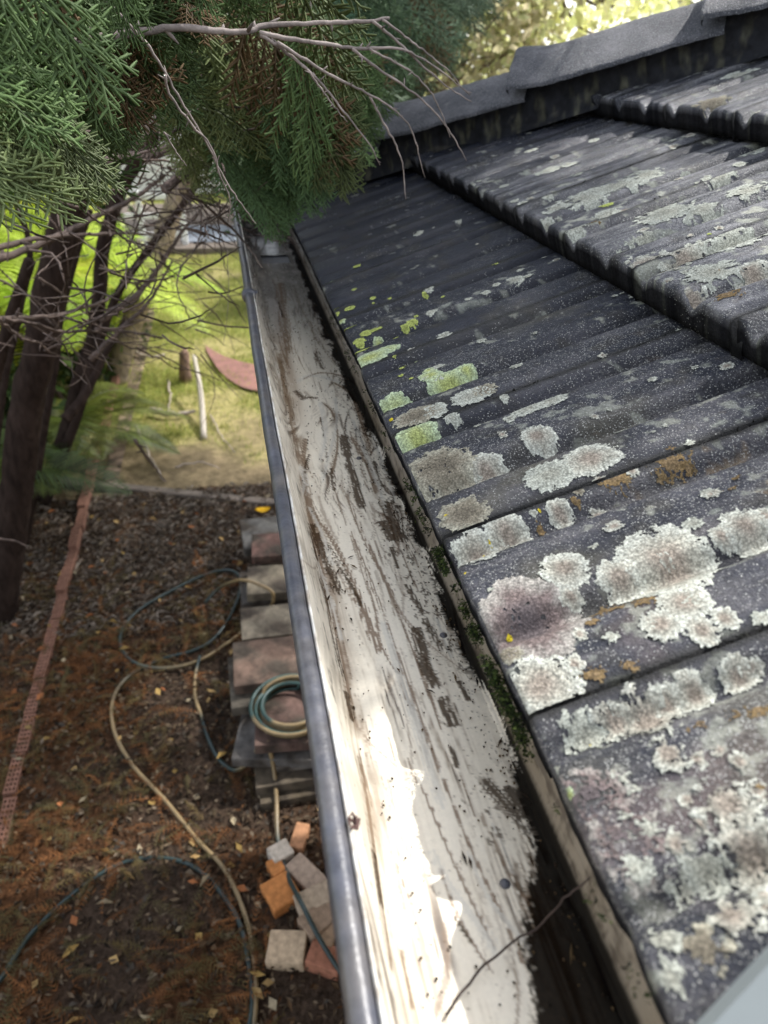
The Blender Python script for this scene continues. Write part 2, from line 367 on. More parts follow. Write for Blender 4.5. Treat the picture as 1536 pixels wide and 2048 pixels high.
def lichen(px, py, rpx, kind='A', asp=1.0, h=.0015, hole=0.0):
    h = h * .5
    """one thallus on the tile under it; rpx is its half-width across the gutter direction"""
    a, b = backproj_tile(px, py); k, i = find_tile(a, b)
    if (k, i) not in tiles: return
    q = roofpt(a, b, 0.); D = np.linalg.norm(q - C)
    Rm = rpx * D / F                                    # metres
    seed = nl[0]; nl[0] += 1
    asp = min(asp, 1.35) if py < 640 else asp
    ra, rb = Rm * asp * .95, Rm * 1.12
    r = max(.0006, D * .0011)
    Aa = np.arange(a - ra * 1.5, a + ra * 1.5, r); Bb = np.arange(b - rb * 1.5, b + rb * 1.5, r)
    A_, B_ = np.meshgrid(Aa, Bb)
    bj = joint_b(k, i); U = bj - B_; V = A_ - k * G
    x = (A_ - a) / ra; y = (B_ - b) / rb; rr = np.hypot(x, y) + 1e-6; th = np.arctan2(y, x)
    lob = .13 * pn(np.cos(th) * 1.6 + seed * 3.1, np.sin(th) * 1.6 + seed, 201) + .13 * pn(np.cos(th) * 4 + seed, np.sin(th) * 4 - seed, 202)
    fine = .05 * pn(np.cos(th) * 8 + seed, np.sin(th) * 8, 203) + .14 * pn((A_ + seed) * 260, B_ * 260, 204) + .12 * pn((A_ + seed) * 520, B_ * 520, 207)
    kk_ = Rm / .0035
    rim_ = pn(np.cos(th) * kk_ + seed, np.sin(th) * kk_, 211) * .0022 + pn((A_ + seed) * 330, B_ * 330, 212) * .0016 + pn((A_ + seed) * 750, B_ * 750, 213) * .0012 + np.maximum(pn((A_ + seed) * 420, B_ * 420, 219), 0) * .0035 * sm(.35, .0, np.abs(1 - rr))
    edge = 1 + lob + fine * .3 + .65 * rim_ / Rm * (1.0 if kind in 'AWBT' else .6) - rr
    grain = fbm((A_ + seed) * 330, B_ * 330, 3, 205)
    m = edge.copy()
    m -= .28 * sm(.34, .55, grain * .7 + .6 * pn((A_ + seed) * 75, B_ * 75, 214)) * (kind in 'AWT')
    if py < 640 and rpx > 9: m -= .6 * sm(-.05, .45, .8 * fbm((A_ + seed) * 95, B_ * 95, 4, 217) + .5 * pn((A_ + seed) * 34, B_ * 34, 218))
    if py > 1420: m -= .5 * sm(-.25, .3, grain * .8 + .9 * pn((A_ + seed) * 130, B_ * 130, 215) + .5 * pn((A_ + seed) * 40, B_ * 40, 216))
    if kind == 'O': m -= .55 * sm(-.25, .35, grain + .7 * pn(A_ * 120 + seed, B_ * 120, 210))
    if hole > 0: m -= hole * sm(.75, .25, rr) * sm(-.1, .4, grain + .4 * pn(A_ * 90, B_ * 90, 206) )* 2.0
    m = np.where((U > .001) & (U < W - .006) & (V > .0006) & (V < G - .004), m, -1)
    t = sm(0, .25, edge)
    rad = pn(np.cos(th) * 9 + seed, np.sin(th) * 9 + rr * 1.5, 208) * sm(.45, .95, rr)
    Z = tile_n(k, i, U, V) + .0003 + h * (.35 + .65 * sm(0, .16, m)) * (1 + .6 * grain + .2 * rad)
    f = gridf(*A_.shape); ok = (m > 0).ravel(); f = f[ok[f].all(1)]
    if len(f) < 8: return
    rim, body, core = (np.array(c) for c in LK[kind])
    mot = .5 + .5 * fbm((A_ + seed) * 60, B_ * 60, 3, 209)
    c = core + (body - core) * sm(.15, .6, rr + .35 * (mot - .5))[..., None]
    c = c + (rim - c) * sm(.5, .05, np.clip(edge, 0, 1) + .25 * (mot - .5))[..., None]
    c = c * (1 + .5 * grain + .25 * rad)[..., None]
    used, inv = np.unique(f, return_inverse=True)
    P = roofpt(A_.ravel()[used], B_.ravel()[used], Z.ravel()[used])
    me = mesh('lichen', P, inv.reshape(f.shape), True, {'col': np.clip(c.reshape(-1, 3)[used], .01, .8)})
    obj('chipped_hole' if kind == 'K' else 'lichen', me, m_lichen, tiles[(k, i)])

LI = [(1311, 1268, 14, 'K', 1.2, .0008), (1335, 1120, 92, 'A'), (1238, 1152, 40, 'A', 1.2), (1368, 1205, 48, 'A', 1.1), (1322, 1250, 34, 'A', 1.2), (1405, 1262, 34, 'A'), (1130, 1140, 50, 'A'),
      (1052, 1238, 112, 'B', 1.0, .0012, .35), (1150, 1215, 20, 'A', 1.2), (1160, 1270, 18, 'A', .8), (1150, 1330, 24, 'A', .8), (1020, 1310, 24, 'T', 1.2), (1085, 1372, 66, 'A', 1.2, .0035), (1010, 1058, 46, 'A'), (945, 1092, 48, 'A', 1.1), (1118, 1022, 27, 'A'),
      (928, 1028, 44, 'T', 1.25), (882, 935, 66, 'T', 1.15, .0025, .3), (968, 930, 40, 'A', 1.1), (1105, 948, 40, 'W', 1.5), (1180, 918, 44, 'A', 1.4),
      (1076, 872, 36, 'A'), (1058, 818, 20, 'W', 2.0), (1100, 803, 20, 'W', 2.0), (835, 872, 36, 'G', 1.3, .003), (836, 832, 26, 'T', 2.2), (872, 822, 22, 'W', 1.3),
      (787, 802, 32, 'G', 1.2, .003), (945, 792, 24, 'W', 2.0), (968, 782, 20, 'T', 1.4), (893, 757, 26, 'G', 1.8), (870, 772, 20, 'G', 1.3), (932, 738, 18, 'G', 1.1),
      (858, 742, 10, 'G', 1.5), (876, 734, 8, 'W', 1.8), (1010, 800, 10, 'W'), (1020, 838, 14, 'W'), (955, 852, 9, 'W'), (912, 852, 13, 'W', 1.3), (1005, 870, 12, 'A'),
      (742, 716, 20, 'G', 2.2, .003), (770, 702, 16, 'G', 2.0), (722, 700, 15, 'Y', 1.4), (740, 684, 14, 'Y'), (752, 675, 11, 'G', 1.2), (718, 682, 9, 'Y', 1.6), (784, 676, 9, 'W'), (792, 676, 7, 'Y'),
      (698, 654, 13, 'Y', 1.3), (700, 617, 9, 'Y', 2.0), (671, 617, 9, 'Y', 1.2), (670, 634, 9, 'Y'), (682, 645, 8, 'G', 1.6), (746, 597, 8, 'Y'), (747, 607, 4, 'Y'), (717, 597, 5, 'Y', 1.5),
      (664, 567, 8, 'G', 2.0), (714, 533, 7, 'Y', 1.5), (649, 554, 3, 'Y'), (748, 661, 8, 'Y', 2.4), (836, 467, 13, 'W'), (868, 456, 4, 'W'), (1030, 561, 19, 'W', 1.1), (974, 591, 9, 'W', 1.2),
      (993, 570, 8, 'W', 1.2), (1041, 541, 6, 'W', 1.8), (993, 538, 5, 'Y', 1.4), (857, 578, 9, 'W', 1.5), (848, 585, 6, 'Y'), (860, 628, 8, 'W'), (870, 640, 9, 'W', 1.5), (808, 651, 7, 'Y', 1.3), (828, 655, 9, 'Y', 1.3), (836, 642, 6, 'Y'),
      (780, 598, 5, 'Y'), (790, 715, 5, 'Y'), (804, 737, 5, 'Y', 1.4), (802, 752, 5, 'Y', 1.4), (823, 757, 4, 'Y', 1.4), (788, 728, 5, 'Y'), (806, 727, 6, 'Y', 1.3), (833, 724, 5, 'G'),
      (1490, 1052, 42, 'A', 1.1), (1443, 1072, 22, 'A'), (1450, 1238, 26, 'A'), (1535, 1060, 20, 'A'), (1165, 1010, 13, 'T'), (1158, 1022, 11, 'O'), (1082, 1060, 12, 'O'), (1088, 1045, 4, 'X'), (1200, 960, 14, 'A'), (1270, 965, 14, 'A'),
      (1235, 985, 26, 'O', 1.5, .0008), (1345, 935, 28, 'O', 1.8, .0008), (1215, 1220, 30, 'O', 1.6, .0008), (1290, 1200, 22, 'O', 1.5, .0008), (1190, 1350, 22, 'O', 1.5, .0008), (1260, 1330, 16, 'O', 1.4, .0008), (1185, 1245, 12, 'O', 1.4, .0008),
      (1008, 1253, 7, 'X', 1, .003), (932, 1148, 4, 'X'), (985, 1098, 5, 'X'), (958, 1088, 4, 'X'), (893, 1032, 6, 'X'), (783, 840, 5, 'X'), (823, 866, 5, 'X'), (1180, 1520, 5, 'X'), (1212, 1432, 6, 'X'), (1183, 1492, 5, 'X'), (1287, 1512, 4, 'X'),
      (1298, 1450, 62, 'A', 1.2, .003), (1225, 1430, 38, 'A', 1.3, .003), (1165, 1455, 40, 'W', 1.3), (1338, 1510, 40, 'A', .9, .003), (1180, 1600, 70, 'B', 1.3, .0010, .8), (1260, 1680, 70, 'B', 1.2, .0010, .9),
      (1455, 1615, 56, 'A', 1.1, .003), (1395, 1520, 20, 'A'), (1440, 1500, 18, 'A'), (1520, 1590, 26, 'A'), (1480, 1525, 22, 'A'), (1375, 1600, 18, 'A'), (1400, 1650, 20, 'A'), (1355, 1690, 30, 'A', 1.2),
      (1500, 1705, 62, 'A', 1.2, .003), (1415, 1740, 38, 'W', 1.2), (1465, 1830, 46, 'A', 1.2), (1370, 1790, 30, 'W'), (1525, 1780, 40, 'A'), (1330, 1880, 36, 'W', 1.3), (1410, 1900, 40, 'T', 1.2), (1300, 1660, 24, 'W', 1.3), (1270, 1740, 24, 'W', 1.4), (1340, 1960, 30, 'W'),
      (1100, 1550, 16, 'W'), (1130, 1600, 14, 'G'), (1480, 1360, 24, 'A', 1.6), (1390, 1395, 30, 'A', 1.3), (1330, 1400, 26, 'A', 1.4), (1500, 1330, 12, 'A', 2), (1470, 1430, 16, 'O', 2.2, .0008), (1400, 1450, 16, 'O', 2, .0008), (1520, 1420, 16, 'O', 1.8, .0008),
      # second course
      (1165, 398, 40, 'W', 1.6, .0016), (1112, 418, 22, 'W', 1.7, .0016), (1232, 372, 42, 'W', 1.8, .0016), (1290, 350, 30, 'W', 1.8, .0016), (1152, 462, 22, 'W', 1.4), (1092, 442, 15, 'W', 1.6), (1212, 430, 20, 'W', 1.8),
      (1335, 425, 44, 'W', 1.9, .0016), (1402, 420, 32, 'W', 1.8, .0016), (1290, 470, 28, 'W', 1.7, .0012), (1095, 342, 18, 'W', 2.0), (1135, 330, 14, 'W', 1.8), (1062, 302, 11, 'W', 1.3), (1110, 302, 7, 'W', 1.6), (1150, 306, 7, 'W', 1.8),
      (1300, 545, 46, 'A', 1.5), (1372, 512, 36, 'A', 1.5), (1425, 545, 40, 'W', 1.6), (1385, 585, 26, 'A', 1.4), (1470, 480, 44, 'W', 1.7, .0014), (1505, 540, 30, 'A', 1.4), (1240, 505, 18, 'W', 1.6), (1452, 590, 24, 'O', 1.8, .0008), (1195, 462, 12, 'O', 1.6, .0008), (1500, 395, 30, 'W', 1.8, .0014), (1440, 370, 26, 'W', 1.8, .0014),
      (945, 372, 7, 'W'), (963, 377, 6, 'W'), (1008, 373, 8, 'W', 1.6), (1030, 402, 7, 'W', 1.6), (1050, 420, 9, 'W', 1.4), (1276, 560, 14, 'W'),
      # third course
      (1155, 200, 13, 'W', 1.2), (1420, 205, 26, 'T', 2.0, .0008), (1480, 150, 24, 'W', 2, .0008), (1500, 250, 22, 'W', 1.6), (1340, 240, 10, 'W')]
for L_ in LI: lichen(*L_)
# smaller thalli scattered between the large ones
r2 = np.random.default_rng(91)
for _ in range(150):
    px, py = r2.uniform(760, 1536), r2.uniform(430, 1900)
    if r2.random() < .25: px, py = r2.uniform(1050, 1536), r2.uniform(260, 600)
    a, b = onroof(px, py)
    if a < .01 or b > 1.3 or a > .75: continue
    kd = 'W' if r2.random() < .55 else ('A' if r2.random() < .6 else ('O' if b < .5 else 'Y'))
    lichen(px, py, r2.uniform(3, 11) * (1.5 if b < .2 else 1), kd, r2.uniform(1, 1.9), .0015)

# gritty moss hanging from the noses
def tuft_field(name, pts, nrm, n, ln, wd, cols, parent, spread):
    P = []; Fc = []; Cc = []
    r = np.random.default_rng(len(pts) + n)
    idx = r.integers(0, len(pts), n)
    base = np.asarray(pts)[idx] + r.normal(0, 1, (n, 3)) * spread
    d = np.asarray(nrm) + r.normal(0, .65, (n, 3)); d /= np.linalg.norm(d, axis=1)[:, None]
    s = np.cross(d, r.normal(0, 1, (n, 3))); s /= np.linalg.norm(s, axis=1)[:, None]
    L_ = ln * r.uniform(.5, 1.4, n)[:, None]; w_ = wd * r.uniform(.6, 1.3, n)[:, None]
    V = np.stack([base - s * w_, base + s * w_, base + d * L_ * .6 + s * w_ * .7, base + d * L_], 1).reshape(-1, 3)
    i = np.arange(n)[:, None] * 4
    f = np.concatenate([i + [0, 1, 2], i + [0, 2, 3]])
    c = np.asarray(cols)[r.integers(0, len(cols), n)] * r.uniform(.6, 1.3, n)[:, None]
    me = mesh(name, V, f, False, {'col': np.repeat(c, 4, 0)})
    o = obj(name, me, m_moss, parent); o['kind'] = 'stuff'; return o
mp = []; mr = np.random.default_rng(5)
for y0, y1, den, dep in ((.22, .05, 420, .020), (.05, .0, 120, .026), (.36, .24, 60, .008), (-.05, -.16, 12, .004), (.95, .4, 40, .006)):
    for _ in range(den):
        y = mr.uniform(y1, y0); dp = mr.uniform(.0, dep) * (.4 + .6 * float(sm(-.3, .4, pn(np.array(y * 38.), np.array(0.5), 77))))
        if mr.random() > float(sm(-.45, .2, pn(np.array(y * 55.), np.array(3.5), 78))): continue
        mp.append(np.array([-.001 - .003 * mr.random() + .3 * dp, y, -.014 - dp]))
tuft_field('moss', mp, (-.5, 0, -.3), 3600, .0030, .0008, [(.028, .045, .012), (.016, .024, .008), (.045, .06, .016), (.012, .013, .009)], house, .0022)
# grit and black crust packed into the side laps
lp = []
for (k, i), o in tiles.items():
    if k > 2: continue
    b = joint_b(k, i) + .002
    if b > 1.4: continue
    for v in np.arange(.012, G, .006):
        for _ in range(2):
            lp.append(roofpt(k * G + v + mr.normal(0, .003), b + mr.normal(0, .0014), -TILT * v - .008 + mr.normal(0, .002)))
tuft_field('lap_crust', lp, (-.4, 0, .9), 14000, .0035, .0014, [(.02, .02, .018), (.035, .034, .028), (.05, .048, .04), (.012, .012, .011)], house, .0012)

# hip caps on their mortar bed
HD = np.array([1, -1, math.tan(TH)]); HS = np.linalg.norm(HD); HD = HD / HS
HP = np.array([1, 1, 0]) / math.sqrt(2); HQ = np.cross(HD, HP); HQ = HQ if HQ[2] > 0 else -HQ
HO = np.array([0, LC, 0.0])
def hipv(x, p, q): return HO + np.asarray(x)[..., None] * HS * HD + np.asarray(p)[..., None] * HP + np.asarray(q)[..., None] * HQ
sec = spline(np.array([(-.112, .018, 0), (-.112, .024, 0), (-.104, .033, 0), (-.044, .082, 0), (-.018, .095, 0), (.018, .095, 0), (.044, .082, 0), (.104, .033, 0), (.112, .024, 0), (.112, .018, 0)]), 61)[:, :2]
for n_, x0 in enumerate((-.06, .02, .30, .58, .86, 1.14)):
    ln = .12 if n_ == 0 else .305; xs = np.concatenate([[0, 0, 0, .0006, .002], np.linspace(.005, ln, 120)])
    T = xs / ln
    rais = .022 * (1 - T) + .010 * np.exp(-(T / .12) ** 2); sc_ = 1 + .08 * (1 - T) + .05 * np.exp(-(T / .10) ** 2)
    ins = np.array([.020, .012, .004, .0015, .0004] + [0] * 120)       # end face closes inwards
    XX = (x0 + xs)[:, None] + 0 * sec[None, :, 0]
    PP = sec[None, :, 0] * (sc_ - ins / .11)[:, None]; QQ = -.014 + sec[None, :, 1] * (sc_ - ins / .11)[:, None] + rais[:, None] - ins[:, None] * .3
    QQ = QQ + .0022 * pn(XX * 14 + n_, PP * 20, 301) + .0010 * pn(XX * 90, PP * 90, 302) + .0005 * pn(XX * 260, PP * 260, 303)
    XX = XX + (.004 * pn(PP * 30 + n_ * 3, PP * 0, 304)) * np.exp(-xs / .02)[:, None]
    V = hipv(XX, PP, QQ)
    t = sm(-.2, .5, fbm(XX * 14, PP * 18 + n_, 4, 305))
    c = np.empty(XX.shape + (3,)); c[:] = (.042, .044, .053); c = mixc(c, (.13, .127, .138), t * .8)
    c = mixc(c, (.22, .22, .19), sm(.5, .62, fbm(XX * 60, PP * 60 + n_, 4, 306)) * .6)
    o = obj('hip_cap', mesh('hip_cap', V.reshape(-1, 3), gridf(*XX.shape), True, {'col': c.reshape(-1, 3), 'spk': np.full(c[..., 0].size, .55)}), m_cap, house)
xs = np.linspace(-.05, 1.5, 560); qs = np.linspace(0, 1, 26)
for sgn in (-1, 1):
    X_, Q_ = np.meshgrid(xs, qs)
    ph = sm(0, .2, Q_)
    PP = sgn * (.078 - .010 * ph + .006 * pn(X_ * 30, Q_ * 2, 311) + .003 * pn(X_ * 90, Q_ * 5, 312)); QQ = -.052 + .092 * Q_
    c = np.empty(X_.shape + (3,)); c[:] = (.020, .021, .025)
    st = sm(.05, .45, fbm(X_ * 60, Q_ * 1.2, 3, 313)); c = mixc(c, (.10, .098, .07), st * sm(1.0, .4, Q_) * .75)
    c = mixc(c, (.13, .12, .10), sm(.25, .5, fbm(X_ * 20, Q_ * 3, 4, 314)) * .35)
    o = obj('mortar_bed', mesh('mortar_bed', hipv(X_, PP, QQ).reshape(-1, 3), gridf(*X_.shape), True, {'col': c.reshape(-1, 3)}), m_mortar, house)
# the roof slope beyond the hip, its tiles too hidden to tell apart from here
mb = MB()
for kk in range(5):
    a0 = kk * G
    xs = np.linspace(a0 * CT + .0, 3.2, 60); 
    X_, V_ = np.meshgrid(xs, np.array([-.001, 0, .004, .2, .40]))
    n = valley(np.mod(X_, W)) - TILT * V_; n[0] = -.036
    aa = a0 + np.maximum(V_, 0)
    Y_ = LC - aa * CT + n * ST + .0; Z_ = aa * ST + n * CT
    X_ = np.maximum(X_, aa * CT - .02)
    mb.add(np.stack([X_, Y_, Z_], -1).reshape(-1, 3), gridf(*X_.shape)[:, ::-1], (.04, .04, .045))
o = obj('far_roof_slope', mb.mesh('far_roof_slope'), m_cap, house)
# underlay, fascia boards, soffit and wall below
mb = MB(); 
mb.add(roofpt(np.array([.03, .03, 1.7, 1.7]), np.array([-3, LC - .1, LC - 1.65, -3]), np.array([-.075] * 4)), np.array([[0, 1, 2, 3]]), (.05, .045, .04))
obj('roof_battens', mb.mesh('roof_battens', False), m_mortar, house)
mb = MB(); mb.box((.036, -3, -.24), (.056, LC - .036, -.035), bev=.002); mb.box((.056, LC - .056, -.24), (4, LC - .036, -.035), bev=.002)
obj('fascia', mb.mesh('fascia', False), m_beadw, house)
mb = MB(); mb.box((.056, -3, -.238), (.5, LC - .056, -.228)); mb.box((.5, LC - .5, -.238), (4, LC - .056, -.228))
obj('soffit', mb.mesh('soffit', False), m_white, house)
mb = MB(); mb.box((.5, -3, GZ), (.62, LC - .5, -.238)); mb.box((.62, LC - .62, GZ), (4, LC - .5, -.238))
obj('wall', mb.mesh('wall', False), m_house, house)

# ------------------------------------------------------------------ the gutter
gutter = thing('gutter', 'cream metal gutter smeared with wet mud running along the tiled eave', 'gutter')
prof = spline(np.array([(.0295, .0, -.018), (.028, 0, -.06), (.0265, 0, -.102), (.0215, 0, -.1088), (.014, 0, ZF), (-.03, 0, ZF - .0006), (-.06, 0, ZF - .0006), (-.090, 0, ZF),
                        (-.0985, 0, -.1075), (-.104, 0, -.098), (-.1150, 0, -.065), (-.1235, 0, -.042), (-.1255, 0, -.034)]), 205)
gx, gz = prof[:, 0], prof[:, 2]
gs = np.concatenate([[0], np.cumsum(np.hypot(np.diff(gx), np.diff(gz)))])          # developed width
gy = np.concatenate([np.arange(-.75, -.3, .006), np.arange(-.3, .45, .00115), np.arange(.45, 1.0, .002), np.arange(1.0, 1.885, .0035)])
def fl(px, py): q = onz(px, py, ZF); return q[:2]
def stroke(X, Y, pts, wpx, seed, dens=.5, streak=1.0):
    """a brushed smear: 0..1 over the floor"""
    P = np.array([fl(*p) for p in pts]); P = spline(np.c_[P, np.zeros(len(P))], 24)[:, :2]
    q = onz(*pts[len(pts) // 2], ZF); wd = wpx * np.linalg.norm(q - C) / F
    out = np.zeros(X.shape)
    lo = P.min(0) - 2 * wd; hi = P.max(0) + 2 * wd
    box = (X > lo[0]) & (X < hi[0]) & (Y > lo[1]) & (Y < hi[1])
    if not box.any(): return out
    x = X[box]; y = Y[box]; best = np.full(x.shape, 9.); al = np.zeros(x.shape); sd = np.zeros(x.shape); acc = 0.
    for i in range(len(P) - 1):
        d = P[i + 1] - P[i]; l = np.hypot(*d) + 1e-9
        t = np.clip(((x - P[i, 0]) * d[0] + (y - P[i, 1]) * d[1]) / l ** 2, 0, 1)
        ex = x - P[i, 0] - t * d[0]; ey = y - P[i, 1] - t * d[1]; e = np.hypot(ex, ey)
        m = e < best; best[m] = e[m]; al[m] = (acc + t * l)[m]; sd[m] = (np.sign(d[0] * ey - d[1] * ex) * e)[m]; acc += l
    ends = sm(0, .06, al / acc) * sm(0, .12, 1 - al / acc)
    bris = fbm(sd * 700 + seed * 7, al * 14 * streak + seed, 3, 401); gr = pn(x * 900, y * 700 + seed, 402) * .5 + pn(x * 380, y * 260 + seed, 403) * .5
    prof_ = 1 - (best / (wd * .62)) ** 1.5
    out[box] = sm(-.05, .35, prof_ * .8 + bris * .95 + gr * .35 - .62 + dens * .5 - (1 - ends) * .9) * (prof_ > -.5)
    return out
DARK = [([(686, 865), (697, 918), (709, 963), (731, 1031)], 19, .9), ([(747, 920), (755, 950), (764, 980)], 15, .7), ([(622, 1046), (648, 1114), (671, 1171), (684, 1200)], 20, .8),
        ([(645, 1077), (682, 1137), (713, 1190), (728, 1228)], 20, .2), ([(780, 1092), (790, 1115), (799, 1140)], 13, .7), ([(828, 1250), (848, 1296), (852, 1333), (878, 1385)], 30, .75), ([(845, 1235), (865, 1270), (885, 1305)], 18, .5),
        ([(915, 1360), (925, 1380), (940, 1405)], 14, .8), ([(614, 1061), (645, 1171), (671, 1303), (694, 1390)], 16, .25), ([(663, 933), (665, 955), (669, 985)], 10, .6), ([(882, 1390), (895, 1420), (905, 1460)], 34, .55),
        ([(900, 1490), (912, 1520), (915, 1540)], 16, .5), ([(965, 1555), (1000, 1595), (1048, 1648)], 30, .6), ([(1010, 1570), (1040, 1610), (1062, 1640)], 26, .9), ([(746, 1719), (752, 1790), (760, 1860)], 13, .6), ([(690, 1385), (700, 1420), (706, 1450)], 16, .6),
        ([(590, 780), (600, 790), (607, 797)], 16, .5), ([(600, 800), (620, 795), (640, 797)], 12, .5), ([(700, 900), (690, 850), (700, 815)], 7, .5), ([(640, 830), (650, 880), (655, 930)], 7, .5), ([(620, 905), (610, 945), (612, 985)], 10, .5), ([(632, 700), (640, 730), (650, 742)], 22, .3),
        ([(660, 690), (690, 700), (700, 720)], 22, .3), ([(665, 640), (672, 655), (678, 668)], 9, .6), ([(625, 600), (628, 625), (632, 640)], 7, .4), ([(690, 752), (725, 762), (745, 790)], 13, .6), ([(720, 810), (735, 845), (752, 880)], 15, .7), ([(760, 1040), (775, 1060), (790, 1085)], 30, .7),
        ([(770, 1000), (790, 1050), (810, 1090)], 26, .8), ([(700, 560), (710, 590), (720, 620)], 8, .5), ([(555, 600), (560, 620), (566, 640)], 6, .4), ([(640, 560), (650, 580), (655, 600)], 8, .4), ([(905, 1830), (925, 1860), (945, 1890)], 8, .3), ([(812, 1165), (830, 1200), (850, 1235)], 14, .4)]
LONG = [([(560, 700), (572, 780), (586, 860), (602, 950)], 20, .5), ([(598, 940), (622, 1050), (655, 1190), (690, 1340), (712, 1470)], 18, .6), ([(640, 1040), (690, 1130), (730, 1230), (765, 1330)], 20, .5), ([(612, 870), (606, 930), (618, 1000), (650, 1070)], 14, .6),
        ([(700, 1060), (750, 1180), (800, 1320), (850, 1460), (905, 1610)], 12, .3), ([(735, 1080), (790, 1210), (845, 1350), (900, 1500)], 12, .4), ([(660, 760), (700, 790), (725, 850), (745, 930)], 12, .6), ([(640, 800), (668, 830), (675, 890), (660, 960)], 10, .6),
        ([(690, 980), (720, 1060), (760, 1140), (800, 1220)], 12, .4), ([(840, 1560), (890, 1680), (940, 1790), (1010, 1930)], 14, .2), ([(880, 1540), (940, 1690), (1000, 1820), (1070, 1980)], 12, .3), ([(715, 1500), (735, 1620), (750, 1740), (768, 1880), (785, 2040)], 16, .5), ([(600, 760), (640, 745), (690, 755), (730, 790)], 10, .5), ([(560, 560), (568, 640), (580, 720)], 22, .7), ([(690, 650), (715, 720), (745, 800)], 14, .4), ([(700, 870), (735, 930), (760, 1000)], 12, .6)]
WIPE = [([(590, 770), (620, 750), (680, 765), (730, 800), (760, 860), (775, 920)], 20), ([(640, 800), (650, 860), (640, 930)], 13), ([(670, 790), (672, 850), (655, 920), (640, 980)], 10), ([(600, 930), (610, 960), (603, 1000)], 14), ([(615, 1010), (640, 1060), (668, 1140)], 12), ([(630, 1120), (660, 1200), (690, 1300)], 12),
        ([(700, 830), (730, 900), (760, 980), (770, 1040)], 12), ([(745, 870), (770, 940), (790, 1000)], 10), ([(870, 1230), (890, 1280), (905, 1320)], 10), ([(760, 1230), (800, 1350), (850, 1500), (900, 1650)], 26), ([(980, 1640), (1010, 1700), (1030, 1760)], 6), ([(860, 1690), (900, 1770), (960, 1850), (1010, 1930)], 20), ([(930, 1690), (980, 1800), (1060, 1900), (1100, 2000)], 10)]
PUDD = [(545, 590, 14), (541, 637, 12), (572, 607, 4), (574, 650, 4)]
def gutter_look(S, X, Y, Z):
    fx = X
    X = X - .008; back = sm(.004, .019, X); front = sm(-.105, -.113, X)
    sw = np.exp(-((Y - .55) / .28) ** 2)
    warp = .012 * pn(Y * 3.1, X * 5, 411) + .004 * pn(Y * 9, X * 20, 412) + sw * (.016 * pn(Y * 6 + 3, X * 14, 409) + .010 * pn(Y * 13, X * 26, 410))
    n1 = fbm((X + warp) * 420, Y * 5.5, 3, 413); n2 = fbm((X + warp * .6) * 150, Y * 3.3, 3, 414); n3 = fbm(X * 30, Y * 16, 4, 415); n4 = fbm(X * 400, Y * 260, 3, 416)
    c = np.empty(X.shape + (3,)); c[:] = (.73, .675, .56)
    film = sm(-.1, .6, .45 * n1 + .6 * n2 + .55 * n3)
    c = mixc(c, (.50, .44, .34), film * .45)
    c = mixc(c, (.34, .265, .185), sm(.2, .45, n1 * .75 + n2 * .4 + .2 * n3) * .30)
    dark = np.zeros(X.shape)
    # dried smears left by the brush
    zone = sm(.10, .42, fbm(X * 22 + 5, Y * 6, 3, 417) + .22 * sm(-.06, .0, X) + .10 * sw)
    st = fbm((X + warp * 1.4) * 430, Y * 8, 3, 418); st2 = fbm((X + warp * 1.4) * 190, Y * 5 + 3, 3, 419)
    c = mixc(c, (.20, .145, .095), zone * sm(-.05, .30, st * .6 + st2 * .65 + .05 * n4) * .8)
    c = mixc(c, (.085, .060, .042), zone * sm(.10, .36, st * .5 + st2 * .8 + .12 * n4) * .9)
    # silt band left along the front corner
    band = np.exp(-((X + .101 + .006 * pn(Y * 4, Y * 0, 421)) / .010) ** 2)
    sil = band * sm(-.45, .35, n3 + .6 * n1 + .25 * pn(Y * 2.2, Y * 0 + 3, 422))
    c = mixc(c, (.23, .165, .105), sil * .85)
    farb = np.exp(-((X + .085) / .011) ** 2) * sm(.55, 1.0, Y); c = mixc(c, (.27, .19, .125), farb * .8)
    c = mixc(c, (.40, .36, .29), (front * .55) * sm(-.3, .4, n3 + n1 * .5))
    c = mixc(c, (.075, .055, .04), front * sm(.28, .5, fbm(X * 160, Y * 22, 4, 423) + .2 * n4) * .8)
    # grey film where water stands at the far end
    c = mixc(c, (.34, .325, .30), sm(.75, 1.5, Y) * .7)
    c = mixc(c, (.09, .08, .07), sm(1.2, 1.75, Y) * .75 * sm(-.3, .5, n3 + .3))
    for n_, (p, w_, d_) in enumerate(DARK): dark = np.maximum(dark, stroke(fx, Y, p, w_, n_, d_))
    rs_ = np.random.default_rng(17); brown = np.zeros(X.shape)
    for n_ in range(120):
        y0 = rs_.uniform(480, 1900); v_ = (y0 - 110) / 1900; x0 = 420 + (rs_.uniform(.20, .40) * 1900) * v_ + 8
        L_ = rs_.uniform(50, 220) * (.35 + v_); k_ = (x0 - 420) / (y0 - 110); cv = rs_.normal(0, .22)
        p = [(x0 + (k_ + cv * t) * L_ * t, y0 + L_ * t) for t in (0, .33, .66, 1)]
        brown = np.maximum(brown, stroke(fx, Y, p, rs_.uniform(3, 12) * (.5 + v_), 100 + n_, rs_.uniform(-.1, .5), .7) * rs_.uniform(.35, 1.0))
    for n_, (p, w_, d_) in enumerate(LONG): brown = np.maximum(brown, stroke(fx, Y, p, w_, 300 + n_, d_, .35))
    c = mixc(c, (.165, .105, .060), brown * .92)
    wipe = np.zeros(X.shape)
    for n_, (p, w_) in enumerate(WIPE): wipe = np.maximum(wipe, stroke(fx, Y, p, w_, 50 + n_, .6, .6))
